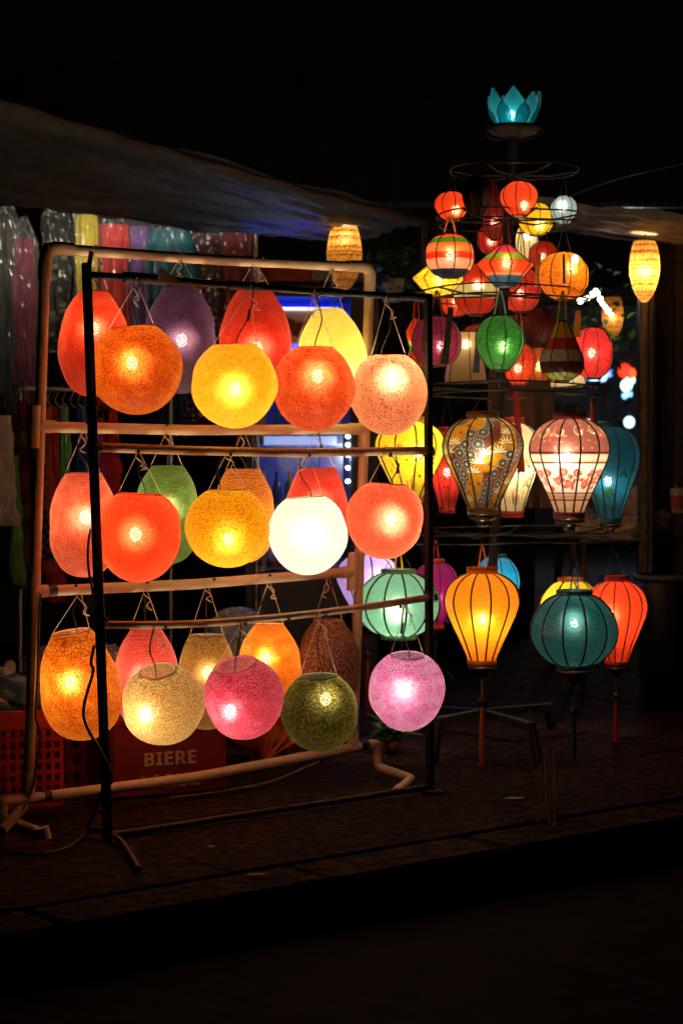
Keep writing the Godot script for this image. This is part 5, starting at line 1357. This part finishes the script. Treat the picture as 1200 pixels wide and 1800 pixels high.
# ---------------------------------------------------------------- the street beyond
func street_beyond():
	# the string of white lights
	var s := thing("light_string", "string of dazzling white bulbs by the timber post", "light string")
	var pts := [Vector3(1.413, 2.220, -11.500), Vector3(1.437, 2.231, -11.500), Vector3(1.460, 2.237, -11.500), Vector3(1.497, 2.266, -11.600), Vector3(1.517, 2.289, -11.600), Vector3(1.531, 2.273, -11.600), Vector3(1.545, 2.239, -11.600), Vector3(1.572, 2.219, -11.700), Vector3(1.589, 2.199, -11.700), Vector3(1.620, 2.182, -11.800), Vector3(1.641, 2.158, -11.800)]
	part("cord", tube(pts, .004, 5), mat("black_cord", S(.02, .017, .015), .55), s)
	for k in pts.size():
		part("bulb", ball(.013 if k % 3 else .017), glow("string_white", Color(1.0, .97, .9), 9.0), s, pts[k] + Vector3(0, -.006, 0))
		if k % 4 == 1:
			var l := OmniLight3D.new()
			l.name = "bulb_light"
			l.light_color = Color(1, .97, .9)
			l.light_energy = .03
			l.light_size = .016
			l.omni_range = 10.0
			l.omni_attenuation = 2.0
			l.shadow_enabled = true
			l.position = pts[k] + Vector3(0, -.006, 0)
			s.add_child(l, true)
	# lamps far down the street
	var far := [
		["far_lantern", Vector3(3.210, 2.256, -22.000), .075, Color(1, .16, .04), 2.2, "far red lantern down the street, left of the timber post"], ["far_lantern", Vector3(3.282, 2.230, -22.000), .055, Color(1, .3, .06), 2.6, "far orange red lantern beside the far red one"],
		["street_lamp", Vector3(3.524, 2.160, -24.000), .07, Color(.8, 1.0, .95), 3.0, "far white green lamp just under the far red lantern"], ["street_lamp", Vector3(3.573, 2.230, -24.000), .06, Color(.75, 1.0, .85), 2.4, "far greenish lamp between white one and red lantern"],
		["street_lamp", Vector3(3.650, 2.063, -25.000), .035, Color(.5, .75, 1.0), 2.4, "far small blue lamp under the white green one"], ["street_lamp", Vector3(3.716, 2.085, -25.000), .035, Color(.5, .8, 1.0), 2.0, "far small pale blue lamp beside the timber post"],
		["street_lamp", Vector3(3.362, 2.313, -25.000), .06, Color(.6, .75, 1.0), 2.2, "far pale blue lamp right of the red tassel lantern"], ["street_lamp", Vector3(3.457, 2.357, -25.000), .045, Color(.25, .3, .9), 1.6, "far violet blue lamp"], ["street_lamp", Vector3(3.245, 2.239, -25.000), .055, Color(.5, .85, .95), 2.0, "far turquoise lamp above the wire hoop"], ["street_lamp", Vector3(3.113, 2.269, -25.000), .035, Color(.25, .5, 1.0), 1.8, "far blue lamp beside the unlit teardrop lantern"],
		["shop_window_lamp", Vector3(2.968, 1.641, -20.000), .055, Color(.75, .95, 1.0), 2.6, "far white lamp low beside the timber post"], ["shop_window_lamp", Vector3(1.973, 1.591, -18.000), .03, Color(1, .9, .6), 5.0, "far warm lamp above the rose print lantern"], ["shop_window_lamp", Vector3(2.551, 1.629, -20.000), .04, Color(1, .9, .75), 1.6, "far pale lamp between rose and teal blue lanterns"],
	]
	for q in far:
		var o := thing(q[0], q[5], "lamp" if q[0] != "far_lantern" else "lantern", q[1], "lamps far down the street")
		part("glow", ball(q[2], 1.1), glow("far_%s_%s" % [q[3], q[4]], q[3], q[4]), o)
		part("hanging_wire", tube([Vector3(0, q[2], 0), Vector3(0, .5, 0)], .006, 4), mat("wire", S(.03, .02, .015), .5, .6), o)
		if q[4] >= 2.2:
			var l := OmniLight3D.new()
			l.name = "lamp_light"
			l.light_color = q[3]
			l.light_energy = .25
			l.light_size = q[2] * .9
			l.omni_range = 16.0
			l.omni_attenuation = 2.0
			l.shadow_enabled = true
			o.add_child(l)
	var fac := thing("far_house", "dim pale house front far down the street", "house", Vector3(5.4, 0, -30), "", "")
	part("wall", box(Vector3(7, 3.6, .3)), worn("far_plaster", S(.35, .32, .28), .9, .6, .4), fac, Vector3(0, 1.8, 0))
	part("roof", box(Vector3(7.4, .2, 1.4)), mat("far_roof", S(.08, .05, .04), .8), fac, Vector3(0, 3.7, .3))
	for k in 3: part("door", box(Vector3(.9, 2.1, .06), .01), mat("far_door", S(.08, .05, .04), .7), fac, Vector3(-2.2 + k * 1.9, 1.05, .18))

# ---------------------------------------------------------------- things standing about
func crate(o: Node3D, size: Vector3, m: Material, cols: int, rows: int):      # a plastic crate with a grid of real openings
	var t := .012
	for s in [0, 1, 2, 3]:
		var wdt: float = size.x if s < 2 else size.z
		var st := begin()
		var bw := wdt / cols
		var bh := size.y * .8 / rows
		for i in cols + 1: add_box(st, Vector3(bw * .5, size.y * .8, t), Transform3D(Basis(), Vector3(-wdt / 2 + i * bw, size.y * .4, 0)), .001)
		for j in rows + 1: add_box(st, Vector3(wdt, bh * .45, t - .003), Transform3D(Basis(), Vector3(0, j * bh + .004, 0)), .001)
		add_box(st, Vector3(wdt + .02, size.y * .2, t + .008), Transform3D(Basis(), Vector3(0, size.y * .9, 0)), .003)
		var p := part("side", done(st), m, o, [Vector3(0, 0, size.z / 2), Vector3(0, 0, -size.z / 2), Vector3(size.x / 2, 0, 0), Vector3(-size.x / 2, 0, 0)][s], Vector3(0, 0 if s < 2 else 90, 0))
	part("bottom", box(Vector3(size.x, .01, size.z)), m, o, Vector3(0, .006, 0))

func clutter():
	var red := mat("crate_red", S(.27, .014, .007), .4)
	var yaw := rad_to_deg(atan2(-ALONG.z, ALONG.x))
	var c := thing("plastic_crate", "red slotted plastic crate at the lower left, full of bags", "crate", Vector3(-1.313, 0.000, -7.229))
	c.rotation_degrees.y = yaw - 18
	crate(c, Vector3(.46, .36, .34), red, 14, 7)
	var clear := film("clear_bag", Color(.85, .9, 1, .22), .15)
	var fills := [[Vector3(-.12, .4, .02), Vector3(.13, .1, .12), S(.4, .14, .02), "bag of orange goods on top of the red slotted crate"], [Vector3(.06, .4, .06), Vector3(.14, .09, .1), S(.01, .06, .14), "bag of dark blue goods on top of the red slotted crate"], [Vector3(-.02, .42, -.1), Vector3(.15, .1, .1), S(.12, .12, .1), "bag of grey goods at the back of the red slotted crate"]]
	var k := 0
	for q in fills:
		var o := thing("plastic_bag", q[3], "bag", c.transform * q[0])
		part("contents", lump(q[1] * .82, .35, 1.6, k + 3), mat("goods_%d" % k, q[2], .7), o)
		part("film", lump(q[1], .4, 2.4, k + 9, 34, true), clear, o)
		part("knot", lump(Vector3(.03, .05, .03), .5, 2.0, k, 14, true), clear, o, Vector3(0, q[1].y * 1.1, 0))
		k += 1
	# beer crates with lettering
	var dull := mat("beer_red", S(.11, .007, .005), .42)
	var bc := thing("beer_crate", "dark red beer crate with cream lettering behind the rack", "crate", Vector3(-0.718, 0.000, -7.493))
	bc.rotation_degrees.y = yaw - 14
	var bs := Vector3(.46, .3, .32)
	part("body", box(bs, .01), dull, bc, Vector3(0, .15, 0))
	part("rim", box(Vector3(.475, .03, .335), .006), dull, bc, Vector3(0, .29, 0))
	part("handle_slot", box(Vector3(.13, .036, .012), .004), mat("slot_dark", S(.01, .008, .008), .9), bc, Vector3(.02, .235, .158))
	var cream := mat("letter_cream", S(.36, .23, .13), .6)
	var tm := part("lettering", lettering("BIERE", 70, .003), cream, bc, Vector3(.0, .145, .1625))
	tm.scale = Vector3(1.12, 1, 1)
	part("lettering", lettering("LARUE", 70, .003), cream, bc, Vector3(.0, .06, .1625)).scale = Vector3(1.12, 1, 1)
	var bc2 := thing("beer_crate", "dark red crate stacked behind the lettered beer crate", "crate", Vector3(-0.991, 0.000, -7.793))
	bc2.rotation_degrees.y = yaw - 10
	crate(bc2, Vector3(.6, .42, .36), dull, 10, 5)
	for q in [[Vector3(-.2, .47, 0), Vector3(.12, .08, .12), "crumpled grey plastic bag on the rear crate, left one"], [Vector3(.0, .48, .04), Vector3(.13, .08, .12), "crumpled grey plastic bag on the rear crate, middle one"], [Vector3(.2, .47, .02), Vector3(.13, .09, .12), "crumpled grey plastic bag on the rear crate, right one"]]:
		var o := thing("plastic_bag", q[2], "bag", bc2.transform * q[0])
		part("contents", lump(q[1] * .75, .3, 1.8, k + 3), mat("goods_pale", S(.12, .1, .1), .7), o)
		part("film", lump(q[1], .45, 2.8, k + 11, 36, true), clear, o)
		k += 1
	var big := thing("plastic_bag", "large bluish plastic bag rising behind the lowest bars", "bag", Vector3(-0.458, 0.503, -8.400))
	part("contents", lump(Vector3(.12, .13, .1), .2, 1.4, 41), mat("goods_bluish", S(.3, .36, .5), .6), big, Vector3(0, -.01, 0))
	part("film", lump(Vector3(.15, .16, .12), .25, 1.8, 43, 36, true), film("blue_bag", Color(.7, .8, 1, .35), .2), big)
	solo("cardboard_box", box(Vector3(.34, .41, .26), .006), worn("cardboard", S(.1, .06, .035), .9, .6, 3.0), "dark cardboard box under the large bluish bag", "box", Vector3(-0.461, 0.303, -8.450) * Vector3(1, 0, 1) + Vector3(0, .205, 0), Vector3(0, 20, 0))
	# folded bright lanterns on the ground
	var fl := [[Vector3(-0.325, 0.000, -7.976), S(.6, .16, .015), "folded orange lantern in the pile beside the beer crate", -.1], [Vector3(-0.258, 0.000, -8.079), S(.6, .04, .015), "folded red lantern in the pile beside the beer crate", .5], [Vector3(-0.385, 0.000, -8.154), S(.24, .3, .04), "folded olive green lantern in the pile beside the beer crate", .2], [Vector3(-0.205, -0.000, -8.184), S(.55, .03, .03), "folded scarlet lantern at the right of the pile", -.6]]
	for q in fl:
		var st := begin()
		for j in 7:
			var a := -1.0 + j * .28
			var b := a + .26
			quad(st, Vector3(sin(a) * .01, .02, -.05), Vector3(sin(a) * .17, cos(a) * .16, 0), Vector3(sin(b) * .17, cos(b) * .16, .012 * (j % 2)), Vector3(sin(b) * .01, .02, .05))
			quad(st, Vector3(sin(a) * .17, cos(a) * .16, 0), Vector3(sin(b) * .17, cos(b) * .16, .012 * (j % 2)), Vector3(sin(b) * .12, cos(b) * .09, -.07), Vector3(sin(a) * .12, cos(a) * .09, -.07))
		solo("folded_lantern", done(st), mat("fold_%s" % q[2], q[1], .6), q[2], "lantern", q[0] + Vector3(0, .03, 0), Vector3(0, q[3] * 60 + 20, q[3] * 50), "folded lanterns on the ground")
	# small pot plant
	var pp := thing("potted_plant", "small potted plant on the pavement right of the pale rack", "plant", Vector3(0.219, 0.000, -8.437))
	part("pot", lathe([Vector2(.03, .05), Vector2(.034, .05), Vector2(.026, .0), Vector2(.002, .0)], 16), mat("terracotta", S(.2, .09, .05), .8), pp)
	foliage(pp, Vector3(0, .09, 0), Vector3(.07, .05, .06), 70, 4)
	# twigs
	var tw := thing("twig_bundle", "bundle of thin twigs leaning at the kerb in front of the tree", "twigs", Vector3(0.739, 0.000, -6.716))
	rng.seed = 9
	for j in 6:
		var tip := Vector3(0.743, 0.374, -7.300) - Vector3(0.739, 0.000, -6.716) + Vector3(rng.randf_range(-.05, .07), rng.randf_range(-.26, .04), rng.randf_range(-.03, .03))
		part("twig", tube(curve([Vector3(rng.randf_range(-.012, .012), 0, 0), tip * .5 + Vector3(rng.randf_range(-.02, .02), 0, 0), tip], 5), .0032, 6, .0016), worn("twig", S(.08, .035, .02), .8, .5, 8.0), tw)
	part("twig", tube([Vector3(-.1, .03, -.01), Vector3(.0, .004, 0)], .004, 6), worn("twig", S(.13, .06, .035), .8, .5, 8.0), tw)
	# wrought iron chair behind the tree
	var ch := thing("iron_chair", "black wrought iron chair with curled legs behind the tree", "chair", Vector3(0.368, 0.000, -9.931))
	var irn := mat("chair_iron", S(.03, .028, .028), .4, .5)
	part("seat", lathe([Vector2(.003, .45), Vector2(.17, .452), Vector2(.19, .44), Vector2(.18, .43), Vector2(.003, .425)], 28), irn, ch)
	for j in 4:
		var an := TAU * j / 4 + .5
		var d := Vector3(cos(an), 0, sin(an))
		part("leg", tube(curve([d * .15 + Vector3(0, .43, 0), d * .13 + Vector3(0, .25, 0), d * .19 + Vector3(0, .08, 0), d * .2 + Vector3(0, .006, 0)], 6), .009, 7), irn, ch)
		var lp := []
		for i in 15: lp.append(d * (.17 + .06 * cos(i * .5)) + Vector3(0, .14 + .06 * sin(i * .5), 0))
		part("scroll", tube(lp, .006, 6), irn, ch)
	var bk := []
	for i in 13: bk.append(Vector3(-.16 + .32 * i / 12.0, .43 + .42 * sin(PI * i / 12.0), -.16))
	part("backrest", tube(bk, .009, 7), irn, ch)
	# table with goods, cup, bin
	var tb := thing("metal_table", "dark metal stall table at the right, loaded with bags", "table", Vector3(1.626, 0.050, -10.600) * Vector3(1, 0, 1))
	var steel := worn("table_steel", S(.12, .12, .12), .3, .5, 3.0, .7)
	part("table_top", box(Vector3(.95, .025, .5), .005), steel, tb, Vector3(.12, .84, 0))
	part("shelf", box(Vector3(.9, .02, .46), .004), steel, tb, Vector3(.12, .5, 0))
	for q in [[-.33, .22], [.57, .22], [-.33, -.22], [.57, -.22]]: part("leg", box(Vector3(.03, .83, .03), .003), steel, tb, Vector3(q[0], .415, q[1]))
	for q in [[Vector3(1.329, 0.914, -10.500), Vector3(.1, .1, .1), "pale lumpy bag at the left end of the stall table", 51], [Vector3(1.590, 0.985, -10.700), Vector3(.16, .16, .12), "large brown lumpy bag in the middle of the stall table", 52], [Vector3(1.492, 0.906, -10.450), Vector3(.17, .08, .1), "flat glinting bag at the front of the stall table", 53], [Vector3(1.685, 0.926, -10.600), Vector3(.13, .11, .1), "dark lumpy bag right on the stall table", 54]]:
		var o := thing("plastic_bag", q[2], "bag", q[0])
		part("contents", lump(q[1] * .85, .4, 1.5, q[3]), mat("buns_%d" % (q[3] % 2), [S(.78, .64, .54), S(.62, .46, .36)][q[3] % 2], .7), o)
		part("film", lump(q[1], .4, 2.0, q[3] + 5, 30, true), film("clear_bag", Color(.85, .9, 1, .22), .15), o)
	for q in [[.0, "steel lidded pot on the lower table shelf, left one"], [.2, "steel lidded pot on the lower table shelf, middle one"], [.4, "steel lidded pot on the lower table shelf, right one"]]:
		var o := thing("steel_pot", q[1], "pot", tb.position + Vector3(-.15 + q[0], .512, .1), "steel pots under the stall table")
		part("body", lathe([Vector2(.075, .12), Vector2(.08, .12), Vector2(.078, .004), Vector2(.003, 0)], 22), mat("pot_steel", S(.4, .4, .4), .25, .9), o)
		part("lid", lathe([Vector2(.003, .15), Vector2(.03, .145), Vector2(.083, .124), Vector2(.083, .12), Vector2(.003, .122)], 22), mat("pot_steel", S(.4, .4, .4), .25, .9), o)
	var cup := thing("drink_cup", "white takeaway cup with a red panel at the right edge", "cup", Vector3(1.806, 0.988, -10.400))
	part("body", lathe([Vector2(.038, .12), Vector2(.04, .12), Vector2(.032, .0), Vector2(.002, 0)], 22), mat("cup_white", S(.55, .52, .45), .5), cup)
	part("lid", lathe([Vector2(.004, .136), Vector2(.036, .134), Vector2(.043, .126), Vector2(.043, .116), Vector2(.038, .115)], 22), mat("lid_white", S(.6, .6, .58), .4), cup)
	part("panel", lathe([Vector2(.0385, .095), Vector2(.0345, .02)], 22), mat("cup_red", S(.4, .08, .03), .5), cup)
	part("straw_tip", tube([Vector3(-.01, .13, 0), Vector3(-.012, .155, 0)], .004, 6), mat("lid_white", S(.6, .6, .58), .4), cup)
	var bn := thing("dust_bin", "black round bin with a pale rim standing at the right", "bin", Vector3(1.650, 0.088, -9.900) * Vector3(1, 0, 1))
	part("body", lathe([Vector2(.135, .67), Vector2(.145, .67), Vector2(.145, .6), Vector2(.12, .02), Vector2(.003, .01)], 28), mat("bin_black", S(.009, .01, .014), .5), bn)
	part("rim", lathe([Vector2(.143, .69), Vector2(.155, .688), Vector2(.155, .665), Vector2(.146, .66)], 28), mat("bin_rim", S(.07, .075, .09), .4), bn)
